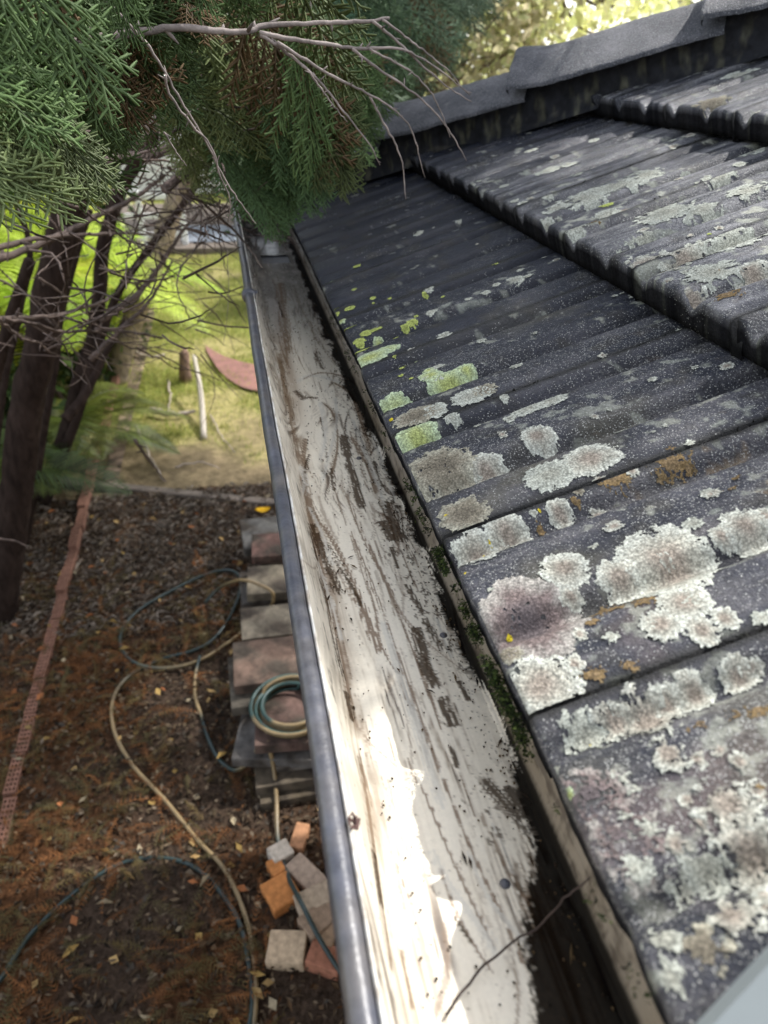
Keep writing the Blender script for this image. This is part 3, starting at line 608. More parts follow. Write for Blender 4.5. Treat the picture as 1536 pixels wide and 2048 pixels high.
    # sludge against the back corner
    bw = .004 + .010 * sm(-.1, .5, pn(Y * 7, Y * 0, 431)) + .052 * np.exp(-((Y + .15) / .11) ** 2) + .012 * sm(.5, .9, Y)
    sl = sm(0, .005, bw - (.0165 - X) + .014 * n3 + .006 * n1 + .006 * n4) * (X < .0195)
    spots = sm(.40, .52, fbm(X * 130, Y * 62, 5, 441, .62) + .34 * sm(-.055, .012, X) + .22 * n4) * sm(-.075, -.02, X) * sm(-.3, .25, fbm(X * 20, Y * 6, 3, 443) + .1)
    fleck = sm(.50, .60, fbm(X * 420, Y * 300, 3, 442) + .16 * sm(-.05, .01, X) + .12 * n3)
    dark = np.maximum(dark * (1 - .8 * wipe), np.maximum(sl, np.maximum(spots * .9, fleck * .75) * (1 - .7 * wipe)))
    dark *= (1 - sm(.0185, .0195, X))
    c = mixc(c, (.52, .505, .45), wipe * .6 * (1 - front))
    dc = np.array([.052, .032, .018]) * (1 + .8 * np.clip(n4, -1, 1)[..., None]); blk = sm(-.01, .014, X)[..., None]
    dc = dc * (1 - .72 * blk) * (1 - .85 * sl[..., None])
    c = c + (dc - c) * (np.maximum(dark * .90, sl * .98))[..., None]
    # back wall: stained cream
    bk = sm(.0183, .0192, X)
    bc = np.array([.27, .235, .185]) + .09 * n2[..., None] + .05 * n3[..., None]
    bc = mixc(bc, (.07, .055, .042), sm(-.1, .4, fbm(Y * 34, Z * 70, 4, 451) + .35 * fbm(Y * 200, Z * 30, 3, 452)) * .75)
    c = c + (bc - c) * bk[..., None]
    rgh = .40 + .5 * dark + .1 * film
    wet = sm(.5, 1.0, Y) * .2; rgh = rgh - wet
    for (px, py, r_) in PUDD:
        q = onz(px, py, ZF); rr = r_ * np.linalg.norm(q - C) / F
        w_ = sm(0, .5, 1 - np.hypot(fx - q[0], (Y - q[1]) * .3) / rr + .4 * n3); rgh = rgh * (1 - w_) + .04 * w_
    h = dark * .0006 * (1 + n4) + sil * .0003 + .00005 * n1
    return np.clip(c, .003, .85), np.clip(rgh, .03, .95), h, .5 * (1 - .93 * np.clip(dark + sl, 0, 1))
HOLE = (-.078, -.002, 1.70, 1.80)
def run(name, second=False):
    S_, Y_ = np.meshgrid(gs, gy if not second else np.arange(0, 2.2, .006))
    X_ = np.broadcast_to(gx, S_.shape).copy(); Z_ = np.broadcast_to(gz, S_.shape).copy()
    if not second:
        # the last rows fan out to the mitre
        e = sm(1.4, gy[-1], Y_); Y2 = Y_ + e * (LC - X_ - gy[-1])
        c, rg, h, spc = gutter_look(S_, X_, Y2, Z_)
        nxp = np.gradient(gz, gs); nzp = -np.gradient(gx, gs)      # inward normal
        nx, nz = nxp * 1, nzp * 1
        if nz[100] < 0: nx, nz = -nx, -nz
        V = np.stack([X_ + nx * h, Y2 + 0 * X_, Z_ + nz * h + .0012 * pn(Y2 * 3, Y2 * 0, 461)], -1).reshape(-1, 3)
        f = gridf(*S_.shape)
        inh = ((X_ > HOLE[0]) & (X_ < HOLE[1]) & (Y2 > HOLE[2]) & (Y2 < HOLE[3]) & (Z_ < -.10)).ravel()
        f = f[~inh[f].all(1)]
    else:
        c = np.empty(S_.shape + (3,)); c[:] = (.05, .045, .04); t = sm(-.2, .5, fbm(S_ * 60, Y_ * 9, 4, 471)); c = mixc(c, (.13, .12, .105), t * .7)
        rg = np.full(S_.shape, .35); spc = np.full(S_.shape, .3); xx = np.maximum(Y_ - .15, X_ + (Y_ * 0)); xx = np.where(Y_ == 0, X_, np.maximum(Y_ - .15, X_))
        V = np.stack([xx, LC - X_, Z_], -1).reshape(-1, 3); f = gridf(*S_.shape)[:, ::-1]
    return obj(name, mesh(name, V, f, True, {'col': c.reshape(-1, 3), 'rgh': rg.ravel(), 'spc': spc.ravel()}), m_gutter, gutter)
run('trough'); run('return_trough', True)
# outlet below the slot; dark of the opening painted on its walls
mb = MB(); x0, x1, y0, y1 = HOLE
V = [(x0, y0), (x1, y0), (x1, y1), (x0, y1)]
mb.add([(x, y, ZF - .0005) for x, y in V] + [(x, y, ZF - .45) for x, y in V], np.array([(0, 1, 5, 4), (1, 2, 6, 5), (2, 3, 7, 6), (3, 0, 4, 7), (4, 5, 6, 7)]), (.008, .008, .007))
obj('outlet', mb.mesh('outlet', False), m_mortar, gutter)
# outside skin of the front, dark rolled bead, cream edge
def lipline(off, z): return [(-off, -.75, z), (-off, LC + off, z), (2.2, LC + off, z)]
def sweep(section, mat_, name, nj=0.0, dens=.01):
    pts = np.array(section); n = len(pts); rows = []
    ys = np.concatenate([np.arange(-.75, LC, dens), [LC]])
    for y in ys:
        w_ = .0006 * math.sin(y * 6.1) + .0003 * math.sin(y * 19 + 1) + .0003 * float(pn(np.array(y * 31.), np.array(.5), 480))
        rows.append([(x + w_, y + (y == LC) * (-x), z + .0008 * math.sin(y * 7 + 2)) for x, z in pts])
    for x_ in (2.2,): rows.append([(x_, LC - x, z) for x, z in pts])
    V = np.array(rows); f = gridf(len(rows), n)
    return obj(name, mesh(name, V.reshape(-1, 3), f, True), mat_, gutter)
an = np.linspace(-.55 * np.pi, 1.42 * np.pi, 22)
BX, BZ = -.1335, -.0345
sweep([(BX - .0082 * math.cos(a) * 1.0, BZ + .0090 * math.sin(a)) for a in an], m_bead, 'rolled_bead')
sweep([(-.1258, -.0295), (-.1248, -.0272), (-.1238, -.0272), (-.1232, -.0295), (-.1235, -.046)], m_beadw, 'inner_lip')
sweep([(-.1385, -.040), (-.1365, -.055), (-.128, -.085), (-.112, -.112), (-.09, -.1145), (.028, -.1145), (.032, -.03)], m_bead, 'outer_skin')
# joining clip round the bead
q = onz(492, 588, -.032); mb = MB()
mb.tube([(BX, q[1] - .012, BZ), (BX, q[1] - .010, BZ), (BX, q[1] + .010, BZ), (BX, q[1] + .012, BZ)], [.0098, .0135, .0135, .0098], 16)
mb.box((-.134, q[1] - .008, -.0305), (-.116, q[1] + .008, -.0265), bev=.001)
obj('joining_clip', mb.mesh('joining_clip'), m_bead, gutter)
# rivets along the floor
for px, py in ((718, 916), (887, 1270), (1010, 1767)):
    q = onz(px, py, ZF); t = np.linspace(0, 1, 6); mb = MB()
    mb.tube([(q[0], q[1], ZF - .001 + .003 * math.sin(a * 1.57)) for a in t], [.0038 * math.cos(a * 1.5) + .0002 for a in t], 12)
    obj('rivet', mb.mesh('rivet'), m_bead, gutter)

# ------------------------------------------------------------------ ground
def groundz(X, Y): return GZ + .02 * pn(X * .9, Y * .9, 501) + .012 * pn(X * 3, Y * 3, 502)
xs = np.concatenate([[-150, -60, -25, -12, -8], np.arange(-6, 4.01, .12), [6, 10, 20, 60, 150]]); ys = np.concatenate([[-60, -25, -12, -6], np.arange(-4, 18.01, .12), [22, 30, 50, 90, 200]])
X_, Y_ = np.meshgrid(xs, ys)
c = np.empty(X_.shape + (3,)); c[:] = (.22, .23, .06)
dry = sm(-.15, .45, fbm(X_ * 1.1, Y_ * 1.1, 4, 503) + .35 * sm(7.5, 5.0, Y_)); c = mixc(c, (.33, .27, .13), dry * .75)
near = sm(6.0, 5.0, Y_ + 1.3 * fbm(X_ * 1.3, Y_ * 1.3, 4, 505)); c = mixc(c, (.17, .125, .08), near * .85)
struct('lawn', mesh('lawn', np.stack([X_, Y_, groundz(X_, Y_) - .03 * (Y_ < 4.6) * (X_ < 1)], -1).reshape(-1, 3), gridf(*X_.shape), True, {'col': c.reshape(-1, 3)}), m_lawn)
# garden bed: a sheet of mulch lying over it
xs = np.arange(-4.2, .5, .03); ys = np.arange(-1.2, 4.62, .03); X_, Y_ = np.meshgrid(xs, ys)
def bedz(X, Y): return groundz(X, Y) + .03 + .012 * pn(X * 7, Y * 7, 511) + .008 * pn(X * 22, Y * 22, 512)
c = np.empty(X_.shape + (3,)); c[:] = (.055, .038, .027)
t = sm(-.3, .5, fbm(X_ * 2.2, Y_ * 2.2, 4, 513)); c = mixc(c, (.075, .052, .037), t * .8)
rd = sm(-.1, .4, fbm(X_ * 1.6 + 3, Y_ * 1.6, 4, 514) + .5 * sm(-.7, -1.3, X_) * sm(3.6, 2.2, Y_) - .1); c = mixc(c, (.095, .043, .018), rd * .8)
struct('garden_bed', mesh('garden_bed', np.stack([X_, Y_, bedz(X_, Y_)], -1).reshape(-1, 3), gridf(*X_.shape), True, {'col': c.reshape(-1, 3)}), m_soil)

r3 = np.random.default_rng(33)
def leaves(n, X, Y, Z, ln, wd, cols, lift, tiltm=.5):
    th = r3.uniform(0, 2 * np.pi, n); d = np.stack([np.cos(th), np.sin(th), r3.normal(0, tiltm * .5, n)], 1)
    s_ = np.stack([-np.sin(th), np.cos(th), r3.normal(0, tiltm, n)], 1)
    L_ = (ln * r3.uniform(.5, 1.4, n))[:, None]; w_ = (wd * r3.uniform(.6, 1.4, n))[:, None]; o = np.stack([X, Y, Z + lift * r3.random(n)], 1)
    up = np.array([0, 0, 1.]) * L_ * r3.uniform(-.05, .3, (n, 1))
    V = np.stack([o - d * L_ / 2, o + s_ * w_ / 2 + up, o + d * L_ / 2, o - s_ * w_ / 2 + up], 1).reshape(-1, 3)
    i = np.arange(n)[:, None] * 4; f = np.concatenate([i + [0, 1, 2], i + [0, 2, 3]])
    c = np.asarray(cols)[r3.integers(0, len(cols), n)] * r3.uniform(.55, 1.35, n)[:, None]
    return V, f, np.repeat(c, 4, 0)
def scatter(n, x0, x1, y0, y1): return r3.uniform(x0, x1, n), r3.uniform(y0, y1, n)
mb = MB()
X, Y = scatter(26000, -3.2, .4, -.6, 4.6); V, f, c = leaves(26000, X, Y, bedz(X, Y), .035, .010, [(.075, .050, .032), (.11, .078, .05), (.045, .031, .021), (.15, .11, .07), (.024, .018, .013), (.09, .042, .018)], .025); mb.add(V, f, c)
X, Y = scatter(9000, -3.2, .4, -.6, 4.6); V, f, c = leaves(9000, X, Y, bedz(X, Y), .03, .016, [(.11, .08, .05), (.15, .115, .08), (.09, .055, .03), (.06, .05, .04)], .03); mb.add(V, f, c)
X, Y = scatter(500, -3.0, .3, -.4, 4.5); V, f, c = leaves(500, X, Y, bedz(X, Y), .05, .026, [(.36, .24, .10), (.32, .21, .07), (.28, .23, .15), (.26, .10, .04)], .04, .3); mb.add(V, f, c)
X, Y = scatter(6000, -2.2, .2, 3.0, 4.6); V, f, c = leaves(6000, X, Y, bedz(X, Y), .06, .006, [(.22, .18, .145), (.16, .13, .10), (.28, .24, .195)], .03); mb.add(V, f, c)
o = obj('leaf_litter', mb.mesh('leaf_litter', False), m_litter); o['kind'] = 'stuff'; o['label'] = 'brown leaf litter and bark covering the garden bed'
# fallen dry conifer sprays, rusty brown
def comb(o, th, L_, col, mb):
    d = np.array([math.cos(th), math.sin(th), .05]); s_ = np.array([-math.sin(th), math.cos(th), 0])
    bend = r3.normal(0, .3); V = []; f = []
    k = 12
    for i in range(k):
        t = i / (k - 1); p = o + d * L_ * t + s_ * bend * L_ * t * t + np.array([0, 0, .02 * math.sin(t * 3)])
        l = L_ * .30 * (1 - t * .75) * r3.uniform(.5, 1.3)
        for sg in (-1, 1):
            q = p + (d * .75 + s_ * sg * .7) * l + np.array([0, 0, r3.normal(0, .006)]); n = len(V)
            V += [p - d * .003, p + d * .003, q]; f.append((n, n + 1, n + 2))
    mb.add(V, np.array(f), np.array(col) * r3.uniform(.6, 1.3))
mb = MB()
for _ in range(2600):
    x = r3.uniform(-2.6, -.25); y = r3.uniform(.2, 3.6)
    if r3.random() > sm(-.2, .45, np.array(fbm(np.array(x * 1.6 + 3.), np.array(y * 1.6), 4, 514) + .5 * sm(-.7, -1.3, np.array(x)) * sm(3.6, 2.2, np.array(y)) - .0)) + .12: continue
    comb(np.array([x, y, float(bedz(np.array(x), np.array(y))) + .015]), r3.uniform(0, 6.28), r3.uniform(.08, .2), [(.17, .072, .026), (.125, .055, .022), (.10, .072, .028), (.08, .066, .030)][r3.integers(0, 4)], mb)
o = obj('fallen_conifer_sprays', mb.mesh('fallen_conifer_sprays', False), m_litter); o['kind'] = 'stuff'; o['label'] = 'rusty dry conifer sprays fallen on the garden bed'
# grass blades on the lawn in view
mb = MB(); n = 60000
X = r3.uniform(-2.2, .9, n); Y = 4.75 + 8.0 * r3.random(n) ** 1.5
bare = sm(6.0, 5.0, Y + 1.3 * fbm(X * 1.3, Y * 1.3, 4, 505)) > r3.random(n) * .9
keep = ((fbm(X * 1.1, Y * 1.1, 4, 503) + .35 * sm(7.5, 5.0, Y) < .25) | (r3.random(n) < .25)) & ~bare; X, Y = X[keep], Y[keep]; n = len(X)
o_ = np.stack([X, Y, groundz(X, Y) - .005], 1); th = r3.uniform(0, 6.28, n); h = r3.uniform(.03, .075, n)[:, None]
d = np.stack([np.cos(th) * .6, np.sin(th) * .6, np.ones(n)], 1); s_ = np.stack([-np.sin(th), np.cos(th), 0 * th], 1) * .004
V = np.stack([o_ - s_, o_ + s_, o_ + d * h], 1).reshape(-1, 3)
gc = np.array([(.27, .31, .06), (.33, .34, .08), (.42, .37, .15), (.20, .25, .055)])[r3.integers(0, 4, n)] * r3.uniform(.7, 1.3, (n, 1))
mb.add(V, np.arange(n * 3).reshape(-1, 3), np.repeat(gc, 3, 0))
o = obj('grass', mb.mesh('grass', False), m_grass); o['kind'] = 'stuff'; o['label'] = 'short sunlit lawn grass beyond the garden bed'

# timber sleeper between bed and lawn
p0 = onz(225, 968, GZ + .06); p1 = onz(640, 1010, GZ + .06)
dv = p1 - p0; L_ = np.linalg.norm(dv[:2]); an = math.atan2(dv[1], dv[0])
Rz = lambda a: np.array([[math.cos(a), -math.sin(a), 0], [math.sin(a), math.cos(a), 0], [0, 0, 1]])
mb = MB(); mb.box((-1.3, -.04, -.1), (L_ + .6, .04, .06), R=Rz(an), bev=.008)
thing('timber_edging', 'weathered grey timber edging between the leafy bed and the lawn', 'edging', (p0[0], p0[1], GZ - .005), me=mb.mesh('timber_edging', False), mat=m_timber)

# row of perforated bricks
edging = thing('brick_edging', 'row of orange perforated bricks running along the left side of the garden bed', 'edging', (-1.36, 0, GZ))
def holed_brick():
    mb = MB(); Lb, Wb, Hb = .228, .108, .075
    nx_, ny_ = 7, 17                                    # cells: odd ones are holes
    xs = np.concatenate([[-Wb / 2], np.linspace(-Wb / 2 + .014, Wb / 2 - .014, nx_ - 1), [Wb / 2]]); ys = np.concatenate([[-Lb / 2], np.linspace(-Lb / 2 + .014, Lb / 2 - .014, ny_ - 1), [Lb / 2]])
    V = []; f = []; c = []
    def quad(p, col):
        n = len(V); V.extend(p); f.append((n, n + 1, n + 2, n + 3)); c.extend([col] * 4)
    oc = (.185, .095, .066); dk = (.08, .042, .03)
    for i in range(nx_):
        for j in range(ny_):
            x0, x1, y0, y1 = xs[i], xs[i + 1], ys[j], ys[j + 1]
            if i % 2 == 1 and j % 2 == 1:
                z0 = Hb - .045
                for (a, b, p, q) in ((x0, y0, x1, y0), (x1, y0, x1, y1), (x1, y1, x0, y1), (x0, y1, x0, y0)): quad([(a, b, Hb), (p, q, Hb), (p, q, z0), (a, b, z0)], dk)
                quad([(x0, y0, z0), (x1, y0, z0), (x1, y1, z0), (x0, y1, z0)], dk)
            else: quad([(x0, y0, Hb), (x1, y0, Hb), (x1, y1, Hb), (x0, y1, Hb)], oc)
    a, b = Wb / 2, Lb / 2
    for (x0, y0, x1, y1) in ((-a, -b, a, -b), (a, -b, a, b), (a, b, -a, b), (-a, b, -a, -b)): quad([(x0, y0, 0), (x1, y1 if False else y1, 0), (x1, y1, Hb), (x0, y0, Hb)], oc)
    mb.add(V, np.array(f), np.array(c)); me = mb.mesh('perforated_brick', False); me.materials.append(m_brick); return me
hb = holed_brick()
for i in range(44):
    y = .9 + i * .238
    o = obj('perforated_brick', hb, None, edging, (r3.normal(0, .006) + .02 * math.sin(y * .7), y, .045 - .055 * float(sm(4.6, 2.6, np.array(y))) + r3.normal(0, .006) + float(groundz(np.array(-1.36), np.array(y)) - GZ)))
    o.rotation_euler = (r3.normal(0, .02), r3.normal(0, .04), r3.normal(0, .02)); o.scale = (.5, 1, 1)
# concrete path strip beside the bricks
mb = MB(); xs = np.linspace(-1.29, -1.17, 4); ys = np.linspace(4.8, 12, 60); X_, Y_ = np.meshgrid(xs, ys); c = np.empty(X_.shape + (3,)); c[:] = (.22, .16, .12)
c = c * (1 + .35 * fbm(X_ * 4, Y_ * 4, 3, 521))[..., None]
mb.add(np.stack([X_, Y_, groundz(X_, Y_) + .02], -1).reshape(-1, 3), gridf(*X_.shape), c.reshape(-1, 3))
struct('path', mb.mesh('path'), m_paver)

# stacks of pavers beneath the gutter
PV = [  # px centre of the top face, half sizes (m), height of top above the ground, rotation, colour, label
    ((530, 1062), (.17, .17), .26, .05, (.27, .255, .23), 'grey paver with a yellow leaf beside it at the far end of the stack'),
    ((546, 1088), (.15, .12), .33, -.05, (.27, .155, .125), 'pinkish brown paver lying on the farthest grey paver'),
    ((550, 1157), (.18, .13), .30, -.06, (.30, .255, .185), 'sandy paver behind the gutter with hose loop across it'),
    ((545, 1166), (.21, .15), .24, .02, (.18, .165, .15), 'dark grey paver under the sandy paver'),
    ((545, 1240), (.19, .13), .27, .0, (.29, .25, .19), 'buff paver half covered by the broad brown paver'),
    ((540, 1318), (.20, .16), .34, .0, (.25, .165, .125), 'broad reddish brown paver in the middle of the stack'),
    ((545, 1350), (.23, .17), .28, .03, (.24, .21, .165), 'olive grey paver under the broad brown paver'),
    ((590, 1430), (.20, .16), .30, -.08, (.27, .17, .14), 'reddish paver carrying the coiled hose'),
    ((572, 1452), (.24, .19), .22, -.22, (.23, .215, .20), 'tilted grey paver sticking out under the coiled hose'),
    ((590, 1500), (.21, .17), .14, .0, (.21, .17, .12), 'mossy tan paver near the bottom of the hose stack'),
    ((600, 1525), (.22, .18), .08, .03, (.19, .15, .10), 'lowest tan paver of the nearest stack')]
for (pp, hs, zt, ro, cl, lb) in PV:
    q = onz(*pp, GZ + zt); mb = MB(); mb.box((-hs[0], -hs[1], -.058), (hs[0], hs[1], 0), bev=.003, col=np.array(cl) * .5)
    o = thing('paver', lb, 'paver', (q[0] + .02, q[1], GZ + zt), 'pavers stacked below the gutter', mb.mesh('paver', False), m_paver); o.rotation_euler = (r3.normal(0, .015), r3.normal(0, .015), ro)
# plinths of old pavers that carry them
for si, (pp, zt, hs) in enumerate((((552, 1080), .21, (.17, .16)), ((552, 1190), .19, (.19, .17)), ((552, 1330), .23, (.19, .2)), ((600, 1470), .17, (.19, .17)))):
    q = onz(*pp, GZ + zt)
    z = zt; n = 0
    while z > .06:
        mb = MB(); mb.box((-hs[0] + r3.normal(0, .006), -hs[1], -.048), (hs[0], hs[1] + r3.normal(0, .006), 0), bev=.003, col=np.array([(.16, .14, .12), (.20, .165, .13), (.18, .12, .10)][n % 3]))
        o = thing('paver', '%s old paver, %s below the top of the %s stack' % (('grey', 'tan', 'reddish')[n % 3], ('first', 'second', 'third', 'fourth', 'fifth')[n], ('farthest', 'second farthest', 'middle', 'hose')[si]), 'paver', (q[0] + .05, q[1], GZ + z), 'pavers stacked below the gutter', mb.mesh('paver', False), m_paver); o.rotation_euler = (0, 0, r3.normal(0, .03)); z -= .05; n += 1

# loose bricks, a sunny patch put into their brighter colours
def brick_mesh(l, w, h, col, notch=False):
    mb = MB()
    if notch:
        mb.box((-l / 2, -w / 2, 0), (l * .12, w / 2, h), bev=.004, col=np.array(col)); mb.box((l * .121, -w / 2, 0.001), (l / 2, -w * .02, h - .001), bev=.004, col=np.array(col))
    else: mb.box((-l / 2, -w / 2, 0), (l / 2, w / 2, h), bev=.004, col=np.array(col))
    return mb.mesh('loose_brick', False)
BR = [((553, 1765), .21, .12, 1.95, (.42, .17, .055), True, 'bright orange brick with a notched end beside the gutter'), ((560, 1700), .09, .08, .4, (.46, .40, .33), False, 'small pale brick half behind the orange notched brick'),
      ((598, 1668), .12, .06, 1.2, (.33, .17, .09), False, 'brown brick piece farthest up beside the gutter'), ((612, 1742), .17, .09, 2.2, (.33, .25, .19), False, 'grey brown brick lying slanted right of the orange brick'),
      ((632, 1795), .16, .09, .25, (.36, .28, .20), False, 'tan brick against the gutter under the hose'), ((640, 1835), .15, .10, .5, (.27, .19, .13), False, 'dull brown brick below the tan brick'),
      ((575, 1893), .14, .12, -.25, (.44, .33, .22), False, 'square pale tan brick lying alone nearest the camera'), ((662, 1855), .12, .08, .9, (.28, .19, .12), False, 'dark tan brick nearly hidden by the gutter'), ((650, 1912), .13, .09, -.5, (.30, .13, .08), False, 'red brown brick fragment beside the hose end')]
for pp, l, w, ro, cl, nt_, lb in BR:
    q = onz(*pp, GZ + .09); me = brick_mesh(l, w, .062, cl, nt_)
    o = thing('loose_brick', lb, 'brick', (q[0], q[1], float(bedz(np.array(q[0]), np.array(q[1]))) - .006), 'loose bricks on the garden bed', me, m_brick); o.rotation_euler = (r3.normal(0, .05), r3.normal(0, .05), ro)

# garden hose: long loops over the bed and a coil on the near stack
def hp(px, py, z=.045): return onz(px, py, GZ + z)
path = [(-60, 2010), (0, 1960), (60, 1870), (150, 1785), (240, 1728), (320, 1716), (390, 1735), (445, 1790), (480, 1850), (498, 1930), (505, 2000), (495, 2080)]
path2 = [(505, 2090), (512, 1990), (508, 1920), (490, 1830), (450, 1740), (395, 1680), (330, 1600), (265, 1530), (228, 1460), (226, 1400), (255, 1355), (320, 1320), (390, 1300), (430, 1275), (462, 1230), (480, 1180), (478, 1152), (455, 1140), (410, 1150), (350, 1178), (285, 1215), (250, 1250), (240, 1285), (255, 1315), (290, 1333), (345, 1335), (400, 1320), (450, 1290), (500, 1250), (540, 1215), (545, 1185), (515, 1168), (480, 1160), (440, 1175), (410, 1205)]
path3 = [(400, 1312), (392, 1345), (390, 1390), (402, 1430), (418, 1480), (440, 1520), (470, 1540), (500, 1520), (525, 1480), (545, 1445)]
path4 = [(535, 1480), (548, 1540), (553, 1600), (556, 1680), (575, 1750), (605, 1810), (635, 1870), (665, 1920), (690, 1955)]
TEAL = np.array([.013, .028, .026]); TAN = np.array([.20, .14, .065])
hose = thing('garden_hose', 'dark green and tan garden hose looped over the garden bed', 'hose', (0, 0, 0))
def hose_piece(nm, pts, n, r=.0095, z=.05, tanf=None, zs=None):
    P = np.array([hp(x, y, (zs[i] if zs else z)) for i, (x, y) in enumerate(pts)])
    P = spline(P, n); t = np.linspace(0, 1, n)
    w_ = (tanf(t) if tanf else 0 * t)[:, None] + .15 * np.sin(t * 40)[:, None] * 0
    mb = MB(); mb.tube(P, r, 8, TEAL + (TAN - TEAL) * w_); obj(nm, mb.mesh(nm), m_hose, hose)
hose_piece('hose_length', path, 140)
hose_piece('hose_length', path2, 420, tanf=lambda t: np.maximum(sm(.0, .02, t) * sm(.36, .30, t), sm(.72, .80, t) * sm(1.0, .93, t)), zs=[.05] * 14 + [.06] * 14 + [.09, .2, .34, .36, .34, .2, .1][:7])
hose_piece('hose_length', path3, 120, tanf=lambda t: sm(.05, .12, t) * sm(.4, .3, t) + sm(.7, .8, t), zs=[.075, .06, .05, .05, .05, .05, .08, .16, .27, .33])
hose_piece('hose_length', path4, 140, tanf=lambda t: sm(.45, .3, t), zs=[.30, .16, .09, .06, .08, .14, .12, .10, .08])
qc = onz(572, 1415, GZ + .33); cp = []
for i in range(300):
    t = i / 299; a = t * 2 * np.pi * 8.5; r_ = .195 - .045 * (.5 + .5 * math.sin(t * 17)) * (i % 7 > -1) - .03 * t
    cp.append((qc[0] + .03 + r_ * math.cos(a) + .008 * math.sin(a * .37), qc[1] + r_ * math.sin(a) * .98, GZ + .315 + .010 * (t * 8.5 % 4.2) + .012 * math.sin(t * 9)))
mb = MB(); tt = np.linspace(0, 1, 300); mb.tube(cp, .0092, 8, np.array([.022, .055, .048]) + (TAN - np.array([.022, .055, .048])) * (.5 + .5 * np.sign(np.sin(tt * 21)))[:, None] * .9); obj('hose_coil', mb.mesh('hose_coil'), m_hose, hose)
# yellow leaf on the far paver
q = onz(526, 1022, GZ + .28); mb = MB(); t = np.linspace(-1, 1, 9); w_ = .03 * (1 - t ** 2) ** .7 + .001
V = np.concatenate([np.stack([t * .05, -w_, .012 * t ** 2 + .02], 1), np.stack([t * .05, 0 * t, .012 * t ** 2 + .008], 1), np.stack([t * .05, w_, .012 * t ** 2 + .022], 1)]); mb.add(V, gridf(3, 9), (.62, .36, .02))
thing('fallen_leaf', 'bright yellow leaf on the far end of the paver stack', 'leaf', (q[0], q[1], GZ + .27), None, mb.mesh('fallen_leaf'), m_litter)

# ------------------------------------------------------------------ conifers
r4 = np.random.default_rng(44)
def spray_mesh(seed, fine=True):
    """a flat feathery cypress spray, unit length along +x, flat in xy; returns verts, tris, shade 0..1"""
    r = np.random.default_rng(seed); V = []; Fc = []; S = []; n = [0]
    def rod(p0, p1, r0, r1, sh0, sh1, k=3, bend=None):
        d = p1 - p0; d = d / (np.linalg.norm(d) + 1e-9); a = np.cross(d, [0, 0, 1.0]); a /= np.linalg.norm(a) + 1e-9; b = np.cross(d, a)
        mid = (p0 + p1) / 2 + (bend if bend is not None else 0)
        st = [(p0, r0, sh0), (mid, (r0 * .6 + r1 * .6) * 1.15, (sh0 + sh1) / 2), (p1, r1, sh1)]
        for p, rr, sh in st:
            for j in range(k):
                t = 2 * np.pi * j / k; V.append(p + rr * (math.cos(t) * a + .75 * math.sin(t) * b)); S.append(sh)
        m = n[0]
        for q in range(2):
            for j in range(k):
                j2 = (j + 1) % k; Fc.append((m + q * k + j, m + q * k + j2, m + (q + 1) * k + j2)); Fc.append((m + q * k + j, m + (q + 1) * k + j2, m + (q + 1) * k + j))
        n[0] += 3 * k
    droop = r.uniform(.05, .22); cv = r.normal(0, .10)
    ax = lambda t: np.array([t, cv * t * t, -droop * t * t])
    R0 = .0105
    for q in range(6): rod(ax(q / 6), ax((q + 1) / 6), R0 * (1.1 - q / 8), R0 * (1.1 - (q + 1) / 8), .0, .2)
    nb = 13 if fine else 8
    for i in range(nb):
        for sg in (-1, 1):
            t = .06 + .9 * (i + .5 * (sg > 0)) / nb; p = ax(t)
            l = (.50 * (1 - t) ** .75 + .06) * r.uniform(.75, 1.15) * (.55 + .45 * min(1, t / .15))
            an = sg * (math.radians(46) + r.normal(0, .08)) + cv * t; d = np.array([math.cos(an), math.sin(an), -.10 + r.normal(0, .10)]); d /= np.linalg.norm(d)
            cr = -sg * .10 * l
            e = p + d * l + np.array([abs(cr) * .9, cr, -.10 * l])
            rod(p, e, R0 * .85, R0 * .42, .25, .8, 3, np.array([0, 0, .03 * l]))
            ns = max(2, int(l / (.050 if fine else .09)))
            for j in range(ns):
                for s2 in (-1, 1):
                    u = (j + .35 + .4 * (s2 > 0)) / (ns + .4); pp = p + (e - p) * u + np.array([0, 0, .03 * l * 4 * u * (1 - u)])
                    l2 = (.085 * (1 - .6 * u) + .025) * r.uniform(.7, 1.2) * (.6 + .4 * l / .3)
                    a2 = an + s2 * (math.radians(40) + r.normal(0, .12)); d2 = np.array([math.cos(a2), math.sin(a2), r.normal(-.06, .15)])
                    rod(pp, pp + d2 * l2, R0 * .62, R0 * .36, .5, 1.0)
    return np.array(V), np.array(Fc), np.array(S)
SP = [spray_mesh(i) for i in range(7)]; SPL = [spray_mesh(20 + i, False) for i in range(5)]
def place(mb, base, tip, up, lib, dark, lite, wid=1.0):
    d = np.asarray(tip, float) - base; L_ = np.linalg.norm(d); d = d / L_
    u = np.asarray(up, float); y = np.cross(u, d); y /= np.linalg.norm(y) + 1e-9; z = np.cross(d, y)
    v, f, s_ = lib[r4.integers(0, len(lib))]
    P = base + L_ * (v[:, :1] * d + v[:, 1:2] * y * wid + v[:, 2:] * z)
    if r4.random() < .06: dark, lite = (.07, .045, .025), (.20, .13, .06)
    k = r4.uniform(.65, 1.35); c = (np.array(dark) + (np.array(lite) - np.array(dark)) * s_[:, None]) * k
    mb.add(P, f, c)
def inpoly(x, y, poly):
    c = False; n = len(poly); j = n - 1
    for i in range(n):
        xi, yi = poly[i]; xj, yj = poly[j]
        if (yi > y) != (yj > y) and x < (xj - xi) * (y - yi) / (yj - yi) + xi: c = not c
        j = i
    return c
